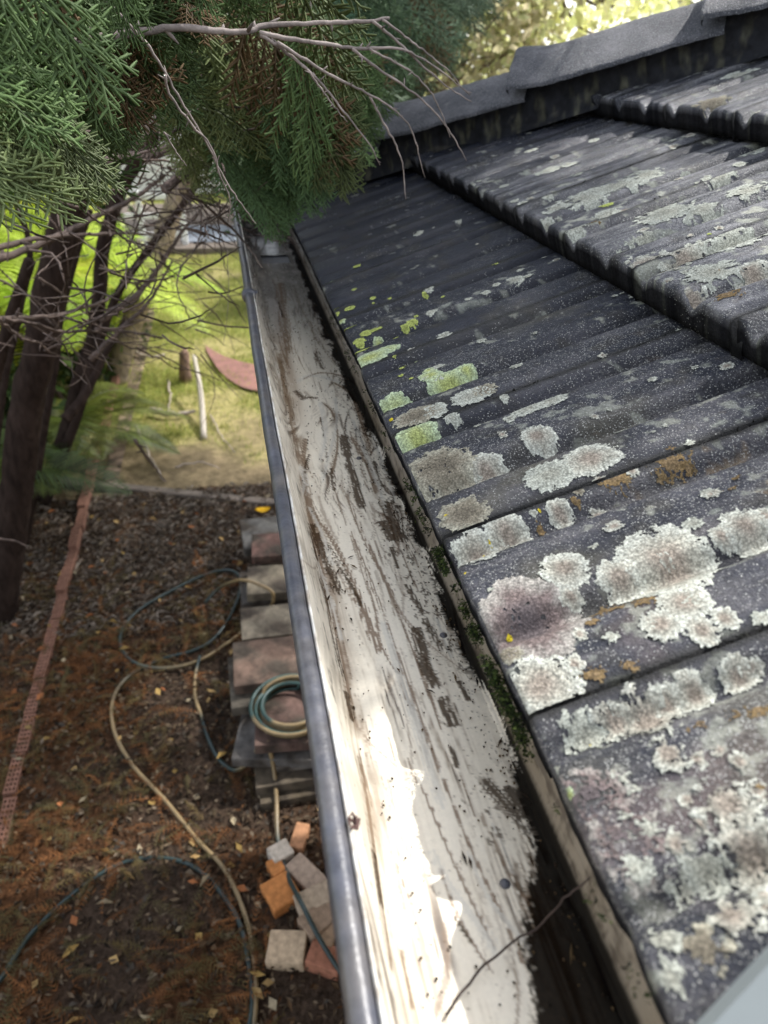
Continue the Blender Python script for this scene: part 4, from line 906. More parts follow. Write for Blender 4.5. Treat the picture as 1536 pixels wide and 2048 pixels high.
def fill(mb, poly, n, dirn, spread, dist, lenr, lib, dark, lite, upv=(0, -.3, 1), tiltr=.32, wid=.85):
    """sprays whose tips lie in a part of the crown; dirn in degrees below the horizontal, lengths in metres"""
    xs = [p[0] for p in poly]; ys = [p[1] for p in poly]; k = 0; t = 0
    while k < n and t < n * 40:
        t += 1
        x, y = r4.uniform(min(xs), max(xs)), r4.uniform(min(ys), max(ys))
        if not inpoly(x, y, poly): continue
        D = r4.uniform(*dist); tip = at(x, y, D)
        a = math.radians(dirn + r4.normal(0, spread)); L_ = r4.uniform(*lenr)
        d = np.array([math.cos(a), r4.normal(-.25, .3), -math.sin(a)]); d /= np.linalg.norm(d)
        up = (C - tip) / D + np.array((0, 0, .5)) + r4.normal(0, tiltr, 3)
        place(mb, tip - d * L_, tip, up, lib, dark, lite, wid * r4.uniform(.8, 1.15)); k += 1
BRN = np.array([.105, .080, .062])
def limb(nm, pts, r0, r1, parent, col=BRN, n=None, jit=.004, k=7, m=None):
    n = n or max(6, len(pts) * 5); P = spline(np.array(pts), n, jit); mb = MB(); t = np.linspace(0, 1, n)
    mb.tube(P, (r0 + (r1 - r0) * t) * (1 + .06 * np.sin(t * 37 + r0 * 999)), k, np.array(col) * (1 + .25 * np.sin(t * 23 + 1))[:, None])
    if nm == 'dead_twig':
        for _ in range(n // 4):
            q = r4.integers(1, n - 1); d = r4.normal(0, 1, 3); d /= np.linalg.norm(d); rq = (r0 + (r1 - r0) * q / n); l = r4.uniform(1.5, 6) * rq + .002
            mb.tube([P[q], P[q] + d * l * .6, P[q] + d * l], [rq * .8, rq * .55, rq * .2], 5, np.broadcast_to(np.array(col) * r4.uniform(.6, 1.2), (3, 3)))
    return obj(nm, mb.mesh(nm), m or m_twig, parent)

near_tree = thing('conifer_tree', 'near conifer leaning over the gutter with several dark stems and bare dead twigs', 'tree', (-1.55, 3.3, GZ))
def child(o): o.matrix_parent_inverse = Matrix.Translation(-Vector(o.parent.location)); return o
# stems, placed where they stand beyond the brick row
def stem(pix, y0, y1, w0, w1, parent, col, gr=True, nm='trunk'):
    P = [ony(px, py, y0 + (y1 - y0) * i / (len(pix) - 1)) for i, (px, py) in enumerate(pix)]
    d = P[-1] - P[-2]
    if gr and P[-1][2] > GZ: P.append(P[-1] + d * ((GZ - .05 - P[-1][2]) / d[2]))
    n = 60; Q = spline(np.array(P), n); t = np.linspace(0, 1, n); k = 16
    mb = MB(); rad = (w0 + (w1 - w0) * t); 
    mb.tube(Q, rad, k, np.tile(np.array(col), (n, 1)) * (1 + .3 * fbm(t * 9, t * 0 + w0 * 50, 3, 601))[:, None])
    V = mb.v[0].reshape(n, k, 3); cen = V.mean(1, keepdims=True); an = np.arange(k) / k * 6
    V += (V - cen) * (.14 * pn(np.broadcast_to(an, (n, k)) * 2.2, t[:, None] * 24 + 0 * an, 602))[..., None]; mb.v[0] = V.reshape(-1, 3)
    return child(obj(nm, mb.mesh(nm), m_bark, parent))
DKB = (.032, .022, .018)
stem([(205, 230), (165, 330), (140, 412), (100, 575), (85, 673), (72, 740), (55, 800), (38, 947), (12, 1130), (0, 1230)], 3.1, 3.3, .060, .092, near_tree, DKB)
stem([(330, 250), (270, 330), (234, 400), (205, 500), (200, 575), (187, 673), (156, 771), (137, 850), (115, 912)], 4.3, 4.6, .034, .058, near_tree, DKB)
stem([(400, 360), (350, 430), (312, 478), (242, 576), (211, 650), (184, 736), (156, 830), (130, 900)], 4.2, 4.5, .018, .036, near_tree, DKB)
stem([(180, 420), (150, 520), (120, 640), (112, 720), (90, 850)], 3.9, 4.0, .016, .03, near_tree, DKB)
stem([(30, 400), (60, 500), (40, 620), (10, 760), (-10, 900)], 3.7, 3.8, .014, .026, near_tree, DKB)
stem([(60, 520), (20, 640), (-20, 800), (-60, 1000)], 2.6, 2.7, .02, .035, near_tree, DKB)
stem([(130, 840), (170, 790), (215, 700), (250, 640)][::-1], 3.9, 3.6, .012, .03, near_tree, DKB, gr=False, nm='branch')
# main limbs through the crown
def plimb(pix, dist, r0, r1, col=BRN, nm='branch', n=None, jit=.003, k=7):
    ds = np.linspace(dist[0], dist[1], len(pix)) if len(dist) == 2 else dist
    return child(limb(nm, [at(px, py, d) for (px, py), d in zip(pix, ds)], r0, r1, near_tree, col, n, jit, k))
GRY = np.array([.24, .20, .18])
TW = [  # the bare forked branch over the roof: points, distance, radii
    ([(-140, 150), (120, 92), (260, 66), (360, 55), (430, 62), (500, 62), (525, 52), (580, 48), (680, 45), (745, 42), (778, 36)], (1.05, 1.18), .0095, .0028),
    ([(520, 66), (580, 78), (650, 88), (710, 96), (790, 96), (830, 110), (880, 140), (940, 190)], (1.10, 1.22), .0048, .0010),
    ([(520, 70), (560, 95), (615, 140), (650, 175), (700, 240), (740, 290), (760, 330)], (1.10, 1.15), .0038, .0009),
    ([(555, 85), (620, 125), (680, 160), (740, 190), (790, 220), (825, 265), (850, 355)], (1.10, 1.20), .0036, .0009),
    ([(740, 192), (765, 240), (790, 285), (805, 330), (812, 398)], (1.16, 1.18), .0028, .0010),
    ([(705, 98), (760, 140), (820, 180), (870, 225), (905, 270), (933, 322)], (1.14, 1.22), .0032, .0009),
    ([(745, 42), (800, 88), (860, 145), (905, 180), (943, 203)], (1.16, 1.24), .0032, .0010),
    ([(765, 40), (820, 80), (865, 115), (905, 150), (925, 178), (943, 186)], (1.17, 1.26), .0026, .0008),
    ([(740, 98), (790, 125), (830, 150), (865, 190), (885, 230), (900, 275)], (1.15, 1.22), .0026, .0009),
    ([(615, 140), (640, 175), (670, 215), (695, 245)], (1.11, 1.13), .0024, .0008),
    ([(120, -80), (230, 20), (290, 85), (330, 145), (370, 215), (410, 280), (435, 330), (470, 390), (512, 448)], (.95, 1.05), .0030, .0010),
    ([(330, 150), (340, 190), (385, 250), (420, 290), (440, 350), (460, 400), (456, 445)], (.95, 1.05), .0024, .0009),
    ([(328, 265), (350, 300), (373, 332)], (.95, .97), .0018, .0008), ([(455, 500), (457, 600), (447, 690)], (1.5, 1.6), .0008, .0006)]
for pix, dd, a, b in TW: plimb(pix, dd, a * .68, b * .75, GRY, 'dead_twig', n=max(14, len(pix) * 5), jit=.0005)
DKT = np.array([.085, .062, .052])
TW2 = [([(-20, 637), (49, 637), (107, 631), (156, 618), (202, 605), (240, 578), (280, 520)], (2.2, 2.8), .010, .004), ([(-20, 635), (65, 647), (130, 663), (195, 663), (247, 689), (309, 712), (352, 738)], (2.0, 2.5), .007, .002),
       ([(-10, 632), (33, 670), (81, 689), (111, 709), (195, 741)], (1.9, 2.2), .006, .0015), ([(98, 393), (156, 419), (202, 445), (247, 478)], (1.5, 1.7), .0045, .0015), ([(190, 658), (267, 666), (325, 675)], (3.0, 3.1), .008, .006),
       ([(240, 560), (342, 583), (404, 583)], (2.6, 2.9), .004, .0015), ([(78, 556), (130, 592), (208, 660)], (2.6, 2.8), .006, .003), ([(-20, 500), (60, 480), (150, 470), (260, 468), (330, 470)], (2.4, 3.0), .012, .004), ([(-10, 520), (80, 490), (180, 440), (260, 400), (330, 350)], (2.6, 3.0), .016, .008),
       ([(250, 478), (320, 500), (380, 515), (410, 545)], (2.2, 2.4), .004, .001), ([(300, 700), (380, 740), (440, 760), (490, 790)], (2.4, 2.6), .003, .001), ([(350, 735), (400, 748), (450, 785)], (2.3, 2.4), .002, .001), ([(330, 560), (360, 540), (385, 500), (400, 520)], (2.5, 2.6), .003, .001),
       ([(440, 400), (438, 470), (445, 520), (455, 550)], (1.6, 1.6), .0025, .0008), ([(280, 700), (330, 690), (355, 688)], (2.6, 2.7), .003, .001), ([(380, 640), (360, 600), (330, 585)], (2.7, 2.7), .003, .001), ([(0, 560), (70, 600), (120, 660), (160, 720), (185, 790)], (2.9, 3.2), .006, .002),
       ([(270, 880), (305, 930), (330, 960)], (3.6, 4.0), .010, .004), ([(200, 640), (260, 600), (300, 560), (360, 470), (400, 420)], (3.2, 3.4), .02, .006), ([(180, 720), (240, 660), (300, 600), (345, 520)], (3.4, 3.5), .016, .006), ([(-30, 1075), (30, 1082), (60, 1095)], (2.4, 2.4), .006, .003)]
for pix, dd, a, b in TW2: plimb(pix, dd, a * .8, b * .8, DKT, 'dead_twig', n=max(14, len(pix) * 5), jit=.0016)
# tangle of thin dead twigs inside the crown
mb = MB()
for _ in range(320):
    x, y = r4.uniform(250, 540), r4.uniform(70, 470)
    if r4.random() < .35: x, y = r4.uniform(0, 420), r4.uniform(380, 720)
    D = r4.uniform(1.6, 3.2); a = r4.uniform(-.5, .9) if r4.random() < .7 else r4.uniform(0, 6.28); L_ = r4.uniform(60, 190); cv = r4.normal(0, .5)
    pts = [at(x + math.cos(a + cv * t) * L_ * t, y + math.sin(a + cv * t) * L_ * t, D + .3 * t * r4.normal()) for t in (0, .35, .7, 1)]
    mb.tube(spline(np.array(pts), 9, .0012), np.linspace(r4.uniform(.0015, .0035), .0008, 9), 4, DKT * r4.uniform(.7, 1.5), cap=False)
o = child(obj('twig_tangle', mb.mesh('twig_tangle'), m_twig, near_tree)); o['kind'] = 'stuff'
for pix, dd, a, b in [([(230, 120), (320, 130), (420, 110), (520, 120)], (2.4, 2.9), .03, .012), ([(250, 300), (330, 240), (430, 190), (540, 150), (640, 140)], (2.6, 3.2), .028, .008), ([(200, 330), (330, 300), (480, 265), (600, 255)], (2.4, 2.8), .02, .006), ([(330, 380), (400, 330), (480, 300), (560, 290)], (2.2, 2.4), .014, .004),
                      ([(-20, 190), (60, 160), (150, 60), (240, -40)], (1.5, 1.6), .012, .010), ([(-10, 240), (60, 225), (140, 250), (200, 290)], (1.0, 1.05), .006, .002), ([(480, 330), (530, 310), (590, 330), (640, 370)], (1.7, 1.8), .008, .002)]:
    plimb(pix, dd, a, b, DKT)
# foliage
mb = MB()
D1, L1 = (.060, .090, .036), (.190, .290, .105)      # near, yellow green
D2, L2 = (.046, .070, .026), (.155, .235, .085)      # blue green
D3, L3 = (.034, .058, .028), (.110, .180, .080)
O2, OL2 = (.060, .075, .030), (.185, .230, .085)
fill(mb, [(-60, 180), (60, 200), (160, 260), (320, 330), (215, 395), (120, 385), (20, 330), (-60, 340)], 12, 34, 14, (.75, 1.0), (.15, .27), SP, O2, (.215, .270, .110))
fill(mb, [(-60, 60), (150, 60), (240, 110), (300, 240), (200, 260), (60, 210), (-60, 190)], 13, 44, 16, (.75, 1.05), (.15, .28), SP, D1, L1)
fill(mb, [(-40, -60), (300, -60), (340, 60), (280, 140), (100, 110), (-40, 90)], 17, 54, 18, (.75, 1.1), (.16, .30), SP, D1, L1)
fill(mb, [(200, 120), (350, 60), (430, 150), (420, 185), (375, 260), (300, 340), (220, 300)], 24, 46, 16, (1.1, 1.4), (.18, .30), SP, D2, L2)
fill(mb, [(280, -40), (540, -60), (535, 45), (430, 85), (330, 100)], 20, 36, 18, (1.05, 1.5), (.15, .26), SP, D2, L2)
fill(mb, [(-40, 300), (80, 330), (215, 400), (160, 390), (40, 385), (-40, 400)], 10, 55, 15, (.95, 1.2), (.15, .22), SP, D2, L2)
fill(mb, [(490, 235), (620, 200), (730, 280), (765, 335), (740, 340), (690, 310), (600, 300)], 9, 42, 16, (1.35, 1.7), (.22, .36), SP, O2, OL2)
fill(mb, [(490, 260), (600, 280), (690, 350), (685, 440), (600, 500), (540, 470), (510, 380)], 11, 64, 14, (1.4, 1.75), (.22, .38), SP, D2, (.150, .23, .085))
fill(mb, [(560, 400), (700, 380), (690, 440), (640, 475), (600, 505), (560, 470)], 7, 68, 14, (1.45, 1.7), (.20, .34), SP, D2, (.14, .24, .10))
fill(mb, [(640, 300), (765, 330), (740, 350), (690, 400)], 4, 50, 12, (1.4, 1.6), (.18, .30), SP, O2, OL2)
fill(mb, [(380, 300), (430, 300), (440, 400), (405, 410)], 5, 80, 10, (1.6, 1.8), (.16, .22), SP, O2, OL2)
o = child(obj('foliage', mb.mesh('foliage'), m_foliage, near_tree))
# the second conifer behind the hip
back_tree = thing('conifer_tree', 'dense dark conifer standing behind the far roof corner', 'tree', (1.0, 4.7, GZ))
mb = MB(); P = spline(np.array([(1.0, 4.7, GZ - .05), (1.0, 4.7, -.5), (1.1, 4.65, 1.5), (1.4, 4.7, 4.6)]), 40); mb.tube(P, np.linspace(.13, .03, 40), 10, np.array(DKB)); child(obj('trunk', mb.mesh('trunk'), m_bark, back_tree))
mb = MB()
fill(mb, [(520, -60), (760, -60), (860, 20), (930, 120), (800, 215), (700, 200), (600, 190), (560, 90)], 60, 36, 20, (2.2, 3.4), (.22, .42), SPL, D3, L3)
fill(mb, [(700, -60), (1030, -60), (1005, 40), (960, 120), (880, 190), (800, 230), (720, 150)], 150, 28, 20, (3.2, 4.4), (.28, .5), SPL, (.070, .105, .065), (.210, .300, .180))
fill(mb, [(600, 100), (700, 130), (770, 240), (760, 300), (660, 240)], 40, 46, 16, (2.0, 2.6), (.2, .36), SPL, D3, (.075, .155, .090))
fill(mb, [(640, 140), (780, 200), (830, 235), (770, 290), (700, 250)], 24, 40, 16, (1.7, 2.0), (.16, .28), SP, D2, L2)
# upper crown, above the picture
for _ in range(650):
    h = r4.uniform(.9, 4.8); R_ = (2.6 - .42 * h) * math.sqrt(r4.random()); a = r4.uniform(0, 6.28)
    tip = np.array([1.5 + R_ * math.cos(a), 4.7 + R_ * math.sin(a), h]); d = np.array([math.cos(a), math.sin(a), -.5]); d /= np.linalg.norm(d)
    place(mb, tip - d * r4.uniform(.4, .7), tip, (0, 0, 1) + r4.normal(0, .3, 3), SPL, D3, L3)
child(obj('foliage', mb.mesh('foliage'), m_foliage, back_tree))
# unseen bough added over the roof to keep far tiles and gutter in shade
mb = MB(); nb_ = 0
def shade_at(p, t): 
    tip = p + SUN * t; a = r4.uniform(0, 6.28); d = np.array([math.cos(a), math.sin(a), -.35]); d /= np.linalg.norm(d); L_ = r4.uniform(.26, .42)
    place(mb, tip - d * L_ * .55, tip + d * L_ * .45, (0, 0, 1) + r4.normal(0, .35, 3), SPL, D2, L2)
for _ in range(620):
    b = r4.uniform(.05, 2.2); a = r4.uniform(-.2, 1.25)
    if b < .24 + .05 * math.sin(a * 13) + .10 * a: continue
    if a > .40 + .06 * math.sin(b * 9) and b < 1.65: continue
    p = roofpt(a, b, 0.); shade_at(p, r4.uniform(1.7, 2.9)); nb_ += 1
child(obj('added_shade_bough', mb.mesh('added_shade_bough'), m_foliage, back_tree))
ctr = roofpt(.3, 1.3, 0.) + SUN * 2.0
for e in ((ctr + (-.5, -.5, -.1)), (ctr + (.1, -.6, .1)), (ctr + (-.6, .1, -.2)), (ctr + (.5, -.2, .2))):
    child(limb('branch', [(1.55, 4.65, 1.6), (1.5, 3.9, 1.9), tuple(ctr + (0, .5, .1)), tuple(ctr), tuple(e)], .035, .004, back_tree, BRN, 30))  # limbs added to carry the unseen shading bough

# ------------------------------------------------------------------ palms, lawn things, far garden
def palm(base, n, ln, seed, label, cols, lean=0.0, height=.9):
    r = np.random.default_rng(seed); t = thing('palm_plant', label, 'palm', tuple(base))
    mb = MB(); mb.tube([(0, 0, -.05), (0, 0, height * .5), (.02, 0, height)], [.06, .05, .035], 9, (.16, .13, .07)); obj('trunk', mb.mesh('trunk'), m_bark, t)
    for i in range(n):
        a = 6.283 * i / n + r.normal(0, .25); el = r.uniform(.5, 1.25); L_ = ln * r.uniform(.75, 1.15); mb = MB(); pts = []
        for q in range(12):
            u = q / 11; rr = L_ * (math.cos(el) * u + .25 * u * u); z = height + L_ * (math.sin(el) * u - .75 * u * u)
            pts.append((rr * math.cos(a), rr * math.sin(a), z))
        pts = np.array(pts); c0 = np.array(cols[r.integers(0, len(cols))]); mb.tube(pts, np.linspace(.011, .003, 12), 4, c0 * .8)
        Q = spline(pts, 44); T = np.gradient(Q, axis=0); T /= np.linalg.norm(T, axis=1)[:, None]
        sd = np.cross(T, [0, 0, 1.]); sd /= np.linalg.norm(sd, axis=1)[:, None] + 1e-9; upn = np.cross(sd, T)
        for q in range(5, 44):
            u = q / 43; l = L_ * .34 * math.sin(math.pi * min(1, .12 + .86 * u)) * r.uniform(.85, 1.1)
            for sg in (-1, 1):
                d = T[q] * .65 + sd[q] * sg + upn[q] * .25; d /= np.linalg.norm(d); e = Q[q] + d * l - np.array([0, 0, .22 * l]); w_ = T[q] * .011
                mid = Q[q] + d * l * .5
                mb.add([Q[q] - w_ * .4, Q[q] + w_ * .4, mid + w_, e, mid - w_], np.array([(0, 1, 2), (0, 2, 4), (4, 2, 3)]), c0 * r.uniform(.7, 1.3))
        obj('frond', mb.mesh('frond', False), m_palm, t)
YG = [(.46, .58, .06), (.34, .48, .04), (.50, .52, .06)]; DG = [(.065, .10, .02), (.09, .12, .022), (.05, .08, .02)]
palm((-1.85, 5.9, GZ), 20, 1.5, 1, 'bright yellow green palm behind the thick left stem', YG, height=1.0)
palm((-1.62, 7.2, GZ), 18, 1.3, 2, 'yellow green palm showing between the middle stems', YG, height=.9)
palm((-1.55, 5.2, GZ), 12, .95, 3, 'dark green palm arching over the far brick row', [(.09, .12, .025), (.13, .15, .03)], height=.25)
palm((-1.95, 4.2, GZ), 12, 1.0, 4, 'shaded dark palm at the left edge behind the stems', DG, height=.35)
palm((-3.0, 8.5, GZ), 16, 1.9, 5, 'tall yellow green palm farthest left in the garden', YG, height=1.5)
# pale palm stem on the lawn edge
t = thing('palm_tree', 'pale smooth palm stem leaning at the edge of the lawn', 'palm', (-1.42, 7.0, GZ))
P = [ony(x, y, 7.0) for x, y in ((345, 420), (322, 490), (300, 548), (274, 619), (254, 673), (238, 730), (228, 775))]; P.append(np.array([P[-1][0] - .05, 7.0, GZ - .05])); P = [ony(395, 300, 7.0)] + P
n = 60; Q = spline(np.array(P), n); mb = MB(); tt = np.linspace(0, 1, n); mb.tube(Q, (.085 + .03 * tt) * (1 + .05 * (np.arange(n) % 3 == 0)), 14, np.tile((.26, .205, .15), (n, 1)) * (1 + .25 * (np.arange(n) % 3 == 0))[:, None]); child(obj('trunk', mb.mesh('trunk'), m_bark, t))
# stump, bleached stick and prunings on the lawn
q = onz(372, 762, GZ); mb = MB(); mb.tube([(0, 0, -.03), (.0, 0, .12), (.02, 0, .30), (.03, .01, .34)], [.075, .06, .05, .02], 10, (.20, .13, .10)); thing('stump', 'short brown stump on the lawn beside a bleached stick', 'stump', (q[0], q[1], GZ), None, mb.mesh('stump'), m_bark)
a, b = onz(388, 712, GZ + .38), onz(408, 878, GZ + .02); mb = MB(); P = spline(np.array([a, (a + b) / 2 + (.02, 0, .01), b]), 12); mb.tube(P, np.linspace(.022, .03, 12), 7, (.36, .32, .27)); thing('bleached_stick', 'bleached pale stick lying from the stump over the lawn', 'stick', (0, 0, 0), None, mb.mesh('bleached_stick'), m_twig)
PR = [([(300, 820), (340, 828), (390, 822)], .03, 'thick grey pruned branch lying across the lawn edge'), ([(335, 760), (340, 800), (335, 830)], .012, 'grey side twig rising left of the stump'), ([(255, 700), (290, 712), (330, 708)], .02, 'grey dry branch near the palm stem foot'), ([(270, 850), (310, 930), (330, 962)], .016, 'slanting brown stick at the bare lawn corner'), ([(420, 830), (450, 880), (470, 905)], .008, 'thin stick on the lawn near the gutter'), ([(350, 935), (400, 925), (440, 938)], .008, 'thin straw coloured stick by the timber edging')]
for pix, r_, lb in PR:
    P = spline(np.array([onz(x, y, GZ + r_ + .03) for x, y in pix]), 12, .006); mb = MB(); mb.tube(P, np.linspace(r_, r_ * .5, 12), 6, (.30, .25, .21)); thing('stick', lb, 'stick', (0, 0, 0), 'sticks on the lawn', mb.mesh('stick'), m_twig)
# curved red paving set in the lawn
c0 = onz(560, 760, GZ); ang = np.linspace(.35 * np.pi, 1.15 * np.pi, 24); rr = np.array([.72, 1.08]) 
A_, R_ = np.meshgrid(ang, np.linspace(.0, 1, 5)); P0 = np.array([onz(x, y, GZ + .035) for x, y in ((410, 690), (440, 708), (480, 722), (520, 730), (580, 736))]); P1 = np.array([onz(x, y, GZ + .035) for x, y in ((412, 700), (440, 742), (480, 772), (520, 782), (580, 792))])
P0 = spline(P0, 20); P1 = spline(P1, 20); V = np.stack([P0 + (P1 - P0) * u for u in np.linspace(0, 1, 8)]); struct('red_paving', mesh('red_paving', V.reshape(-1, 3), gridf(8, 20)[:, ::-1], True), m_red)
# far patio with a white fence
mb = MB(); mb.box((-4, 12.6, GZ - .1), (2.5, 17, GZ + .10), bev=.01); struct('patio', mb.mesh('patio', False), m_timber)
mb = MB(); mb.box((-.95, 13.0, GZ + .104), (1.5, 14.4, GZ + .125), bev=.004); struct('patio_paving', mb.mesh('patio_paving', False), m_slate)
fence = thing('white_fence', 'low white post and rail fence along the far patio', 'fence', (-1.0, 12.9, GZ + .1))
for i, x in enumerate((.13, -.55, -1.25, -1.95)):
    mb = MB(); mb.box((x - .045, -.045, 0), (x + .045, .045, .85), bev=.008); obj('post', mb.mesh('post', False), m_white, fence)
for z in (.12, .42, .72):
    mb = MB(); mb.box((-1.95, -.015, z), (.09, .015, z + .085), bev=.004); obj('rail', mb.mesh('rail', False), m_white, fence)
hut = thing('pale_house', 'pale neighbouring house far behind the conifer', 'house', (-2.5, 19, GZ))
mb = MB(); mb.box((-3.2, 0, 0), (4.2, 5, 2.5), bev=.01); obj('wall', mb.mesh('wall', False), m_white, hut)
mb = MB(); V = [(-3.6, -.4, 2.4), (4.6, -.4, 2.4), (4.6, 5.4, 2.4), (-3.6, 5.4, 2.4), (-1, 2.5, 3.6), (2, 2.5, 3.6)]; mb.add(V, np.array([(0, 1, 5, 4), (2, 3, 4, 5)]), (.24, .10, .07)); mb.f3.append(np.array([(1, 2, 5), (3, 0, 4)])); obj('roof', mb.mesh('roof', False), m_brick, hut)
for x in (-1.8, .4, 2.6):
    mb = MB(); mb.box((x - .5, -.03, .9), (x + .5, .02, 2.0), bev=.01); w = obj('window', mb.mesh('window', False), m_slate, hut)
# leafy trees and shrubs around the garden
def leafy(base, h, R_, n, cols, label, seed, name='leafy_tree', cat='tree', lsz=.12, trunk=.1, low=.25, grp=None):
    r = np.random.default_rng(seed); t = thing(name, label, cat, tuple(base), grp)
    mb = MB(); P = spline(np.array([(0, 0, -.1), (r.normal(0, .1), r.normal(0, .1), h * .4), (r.normal(0, .3), r.normal(0, .3), h * .85)]), 14); mb.tube(P, np.linspace(trunk, trunk * .3, 14), 8, (.12, .09, .07))
    cl = []
    for i in range(int(14 + R_ * 6)):
        d = r.normal(0, 1, 3); d /= np.linalg.norm(d); rr = r.random() ** .4; c = np.array([d[0] * R_ * rr, d[1] * R_ * rr, h * (low + 1) / 2 + d[2] * h * (1 - low) / 2 * rr]); cl.append(c)
        if i % 2 == 0: mb.tube(spline(np.array([P[6 + i % 6], (P[8] + c) / 2 + r.normal(0, .1, 3), c]), 8), np.linspace(trunk * .35, trunk * .08, 8), 5, (.12, .09, .07))
    obj('trunk', mb.mesh('trunk'), m_bark, t)
    cl = np.array(cl); k = r.integers(0, len(cl), n); o_ = cl[k] + r.normal(0, 1, (n, 3)) * np.array([R_, R_, h * .45]) * .2
    d = r.normal(0, 1, (n, 3)); d /= np.linalg.norm(d, axis=1)[:, None]; s_ = np.cross(d, r.normal(0, 1, (n, 3))); s_ /= np.linalg.norm(s_, axis=1)[:, None]
    L_ = (lsz * r.uniform(.6, 1.4, n))[:, None]
    V = np.stack([o_ - d * L_ / 2, o_ + s_ * L_ * .28, o_ + d * L_ / 2, o_ - s_ * L_ * .28], 1).reshape(-1, 3); i = np.arange(n)[:, None] * 4
    c = np.array(cols)[r.integers(0, len(cols), n)] * r.uniform(.65, 1.3, (n, 1)) * (.8 + .4 * r.random(len(cl)))[k][:, None]
    obj('crown', mesh('crown', V, np.concatenate([i + [0, 1, 2], i + [0, 2, 3]]), False, {'col': np.repeat(c, 4, 0)}), m_leafbg, t)
YT = [(.82, .83, .42), (.86, .84, .50), (.74, .77, .38), (.82, .78, .50)]; OT = [(.42, .38, .24), (.48, .42, .28), (.34, .35, .18)]; GT = [(.06, .10, .03), (.09, .13, .04), (.04, .07, .025)]  # YT leaf tones paled to carry distant haze in the colour
leafy((5.2, 13.5, GZ), 7.5, 2.6, 3000, YT, 'sunlit yellow green tree beyond the hip ridge', 71, lsz=.2, trunk=.16, grp='trees beyond the roof')
leafy((9.5, 15, GZ), 8.0, 3.0, 3000, YT, 'second sunlit yellow tree right of the first beyond the ridge', 72, lsz=.2, trunk=.18, grp='trees beyond the roof')
leafy((3.7, 12.5, GZ), 5.0, 1.5, 3000, OT, 'brownish olive tree beside the dark conifer', 73, lsz=.16, grp='trees beyond the roof')
leafy((7.5, 22, GZ), 7.0, 3.4, 2200, OT, 'olive tree farther back behind the yellow trees', 74, lsz=.25, trunk=.2, grp='trees beyond the roof')
leafy((-5.0, 10.5, GZ), 5.5, 2.2, 12000, GT, 'dark green tree behind the palms', 75, lsz=.16, grp='garden trees')
leafy((-3.2, 12.5, GZ), 4.8, 1.7, 9000, GT + YT[:1], 'mixed green tree left of the far fence', 76, lsz=.16, grp='garden trees')
leafy((-4.4, 5.6, GZ), 3.6, 1.5, 9000, GT, 'dark green shrub behind the thick left stem', 77, 'shrub', 'shrub', .13, low=.05)
leafy((-2.45, 7.4, GZ), 2.3, .85, 7000, GT, 'dense dark shrub behind the brick row and the palms', 80, 'shrub', 'shrub', .12, .05, low=.0)
leafy((-2.15, 9.3, GZ), 2.2, .8, 6000, GT + YT[2:3], 'mottled green shrub left of the pale palm stem', 81, 'shrub', 'shrub', .12, .05, low=.0)
leafy((-2.6, 5.2, GZ), 1.6, .8, 6000, GT, 'low dark shrub behind the thick left stem', 82, 'shrub', 'shrub', .11, .04, low=.0)
palm((-1.6, 8.6, GZ), 16, 1.2, 6, 'small yellow green palm beside the pale palm stem', YG, height=.5)
palm((-2.2, 6.8, GZ), 18, 1.5, 7, 'lush yellow green palm among the dark shrubs', YG, height=1.3)
leafy((-1.80, 6.5, GZ), 1.3, .5, 4500, GT, 'small dark shrub between the stems and the brick row', 83, 'shrub', 'shrub', .09, .03, low=.0)
leafy((-1.62, 8.1, GZ), 1.4, .42, 3500, GT, 'narrow dark shrub at the foot of the pale palm stem', 84, 'shrub', 'shrub', .09, .03, low=.0)
leafy((.7, 9.6, GZ), 1.7, .55, 3500, GT, 'green shrub beside the far patio behind the gutter', 78, 'shrub', 'shrub', .09, .03, low=.1)
leafy((.5, 15.5, GZ), 3.4, 1.5, 6000, OT, 'brown twiggy shrub in front of the pale house', 79, 'shrub', 'shrub', .13, .06, low=.05)

# ------------------------------------------------------------------ small things on the roof edge
P = [onz(892, 2030, ZF + .004), onz(930, 1975, ZF + .006), onz(975, 1925, ZF + .008), onz(1020, 1890, ZF + .012), np.array(onz(1080, 1850, ZF + .02)), onz(1125, 1800, ZF + .045), onz(1180, 1755, ZF + .07)]
mb = MB(); mb.tube(spline(np.array(P), 26, .0004), np.linspace(.0009, .0006, 26), 5, (.05, .035, .03)); thing('thin_twig', 'thin dark twig lying across the gutter near the camera', 'twig', (0, 0, 0), None, mb.mesh('thin_twig'), m_twig)
q = onz(690, 1648, -.026); mb = MB()
for i in range(5):
    a = i * 1.3; mb.tube(spline(np.array([(.001 * i, -.003 + .0015 * i, 0), (.0028 * math.cos(a), .006 * math.sin(a), .0025), (.003 * math.cos(a + 1.6), .006 * math.sin(a + 1.6), .004)]), 8), np.linspace(.0012, .0004, 8), 5, (.11, .065, .055))
thing('seed_husk', 'small curled brown seed husk stuck on the gutter lip', 'seed husk', (-.122, q[1], -.028), None, mb.mesh('seed_husk'), m_twig)
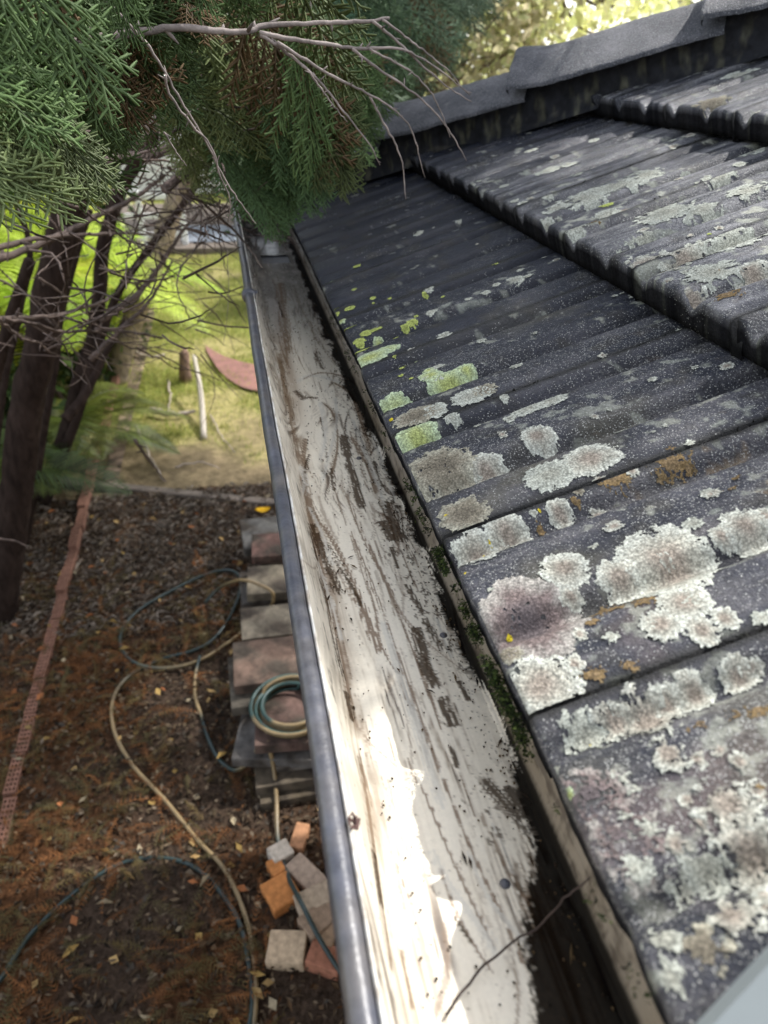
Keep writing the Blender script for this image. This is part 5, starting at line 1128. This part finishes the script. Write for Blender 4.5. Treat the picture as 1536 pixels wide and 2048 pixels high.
# grey plastic tray resting on the tiles at the near corner
a0, b0 = onroof(1500, 2000, .03); mb = MB(); p = onroof(1462, 1962, .028); p2 = onroof(1640, 1770, .028); e = roofpt(*p2, 0.) - roofpt(*p, 0.); e /= np.linalg.norm(e); n_ = NX; s_ = np.cross(n_, e)
if s_[1] > 0: s_ = -s_
mb.box((-.07, 0, -.02), (.16, .10, 0), R=np.stack([e, s_, np.cross(e, s_)], 1) if np.cross(e, s_) @ NX > 0 else np.stack([e, s_, -np.cross(e, s_)], 1), o=roofpt(*p, .030), bev=.006)
thing('grey_tray', 'plain grey plastic tray lying on the nearest tiles', 'tray', (0, 0, 0), None, mb.mesh('grey_tray', False), m_grey)

# grit, needles and leaf crumbs caught in the gutter
n = 1100; r5 = np.random.default_rng(55); Y = r5.uniform(-.3, 1.6, n); k_ = r5.random(n)
X = np.where(k_ < .55, .021 - np.abs(r5.normal(0, .012, n)), np.where(k_ < .63, -.098 + np.abs(r5.normal(0, .006, n)), r5.uniform(-.09, .01, n)))
th = r5.normal(np.pi / 2, .6, n); L_ = np.where(r5.random(n) < .12, r5.uniform(.006, .014, n), r5.uniform(.0012, .0035, n)); W_ = np.minimum(L_ * .4, .0011)
d = np.stack([np.cos(th), np.sin(th), r5.normal(0, .12, n)], 1); s_ = np.stack([-np.sin(th), np.cos(th), r5.normal(0, .2, n)], 1); o_ = np.stack([X, Y, np.full(n, ZF + .0012)], 1)
up = np.array([0, 0, .0009])
V = np.stack([o_ - d * L_[:, None] / 2, o_ + s_ * W_[:, None] + up, o_ + d * L_[:, None] / 2, o_ - s_ * W_[:, None] + up, o_ + up * 1.8], 1).reshape(-1, 3); i = np.arange(n)[:, None] * 5
cc = np.array([(.030, .020, .013), (.055, .035, .02), (.012, .010, .008), (.09, .06, .03)])[r5.integers(0, 4, n)]
o = obj('gutter_debris', mesh('gutter_debris', V, np.concatenate([i + [0, 1, 4], i + [1, 2, 4], i + [2, 3, 4], i + [3, 0, 4]]), False, {'col': np.repeat(cc, 5, 0)}), m_litter, gutter); o['kind'] = 'stuff'
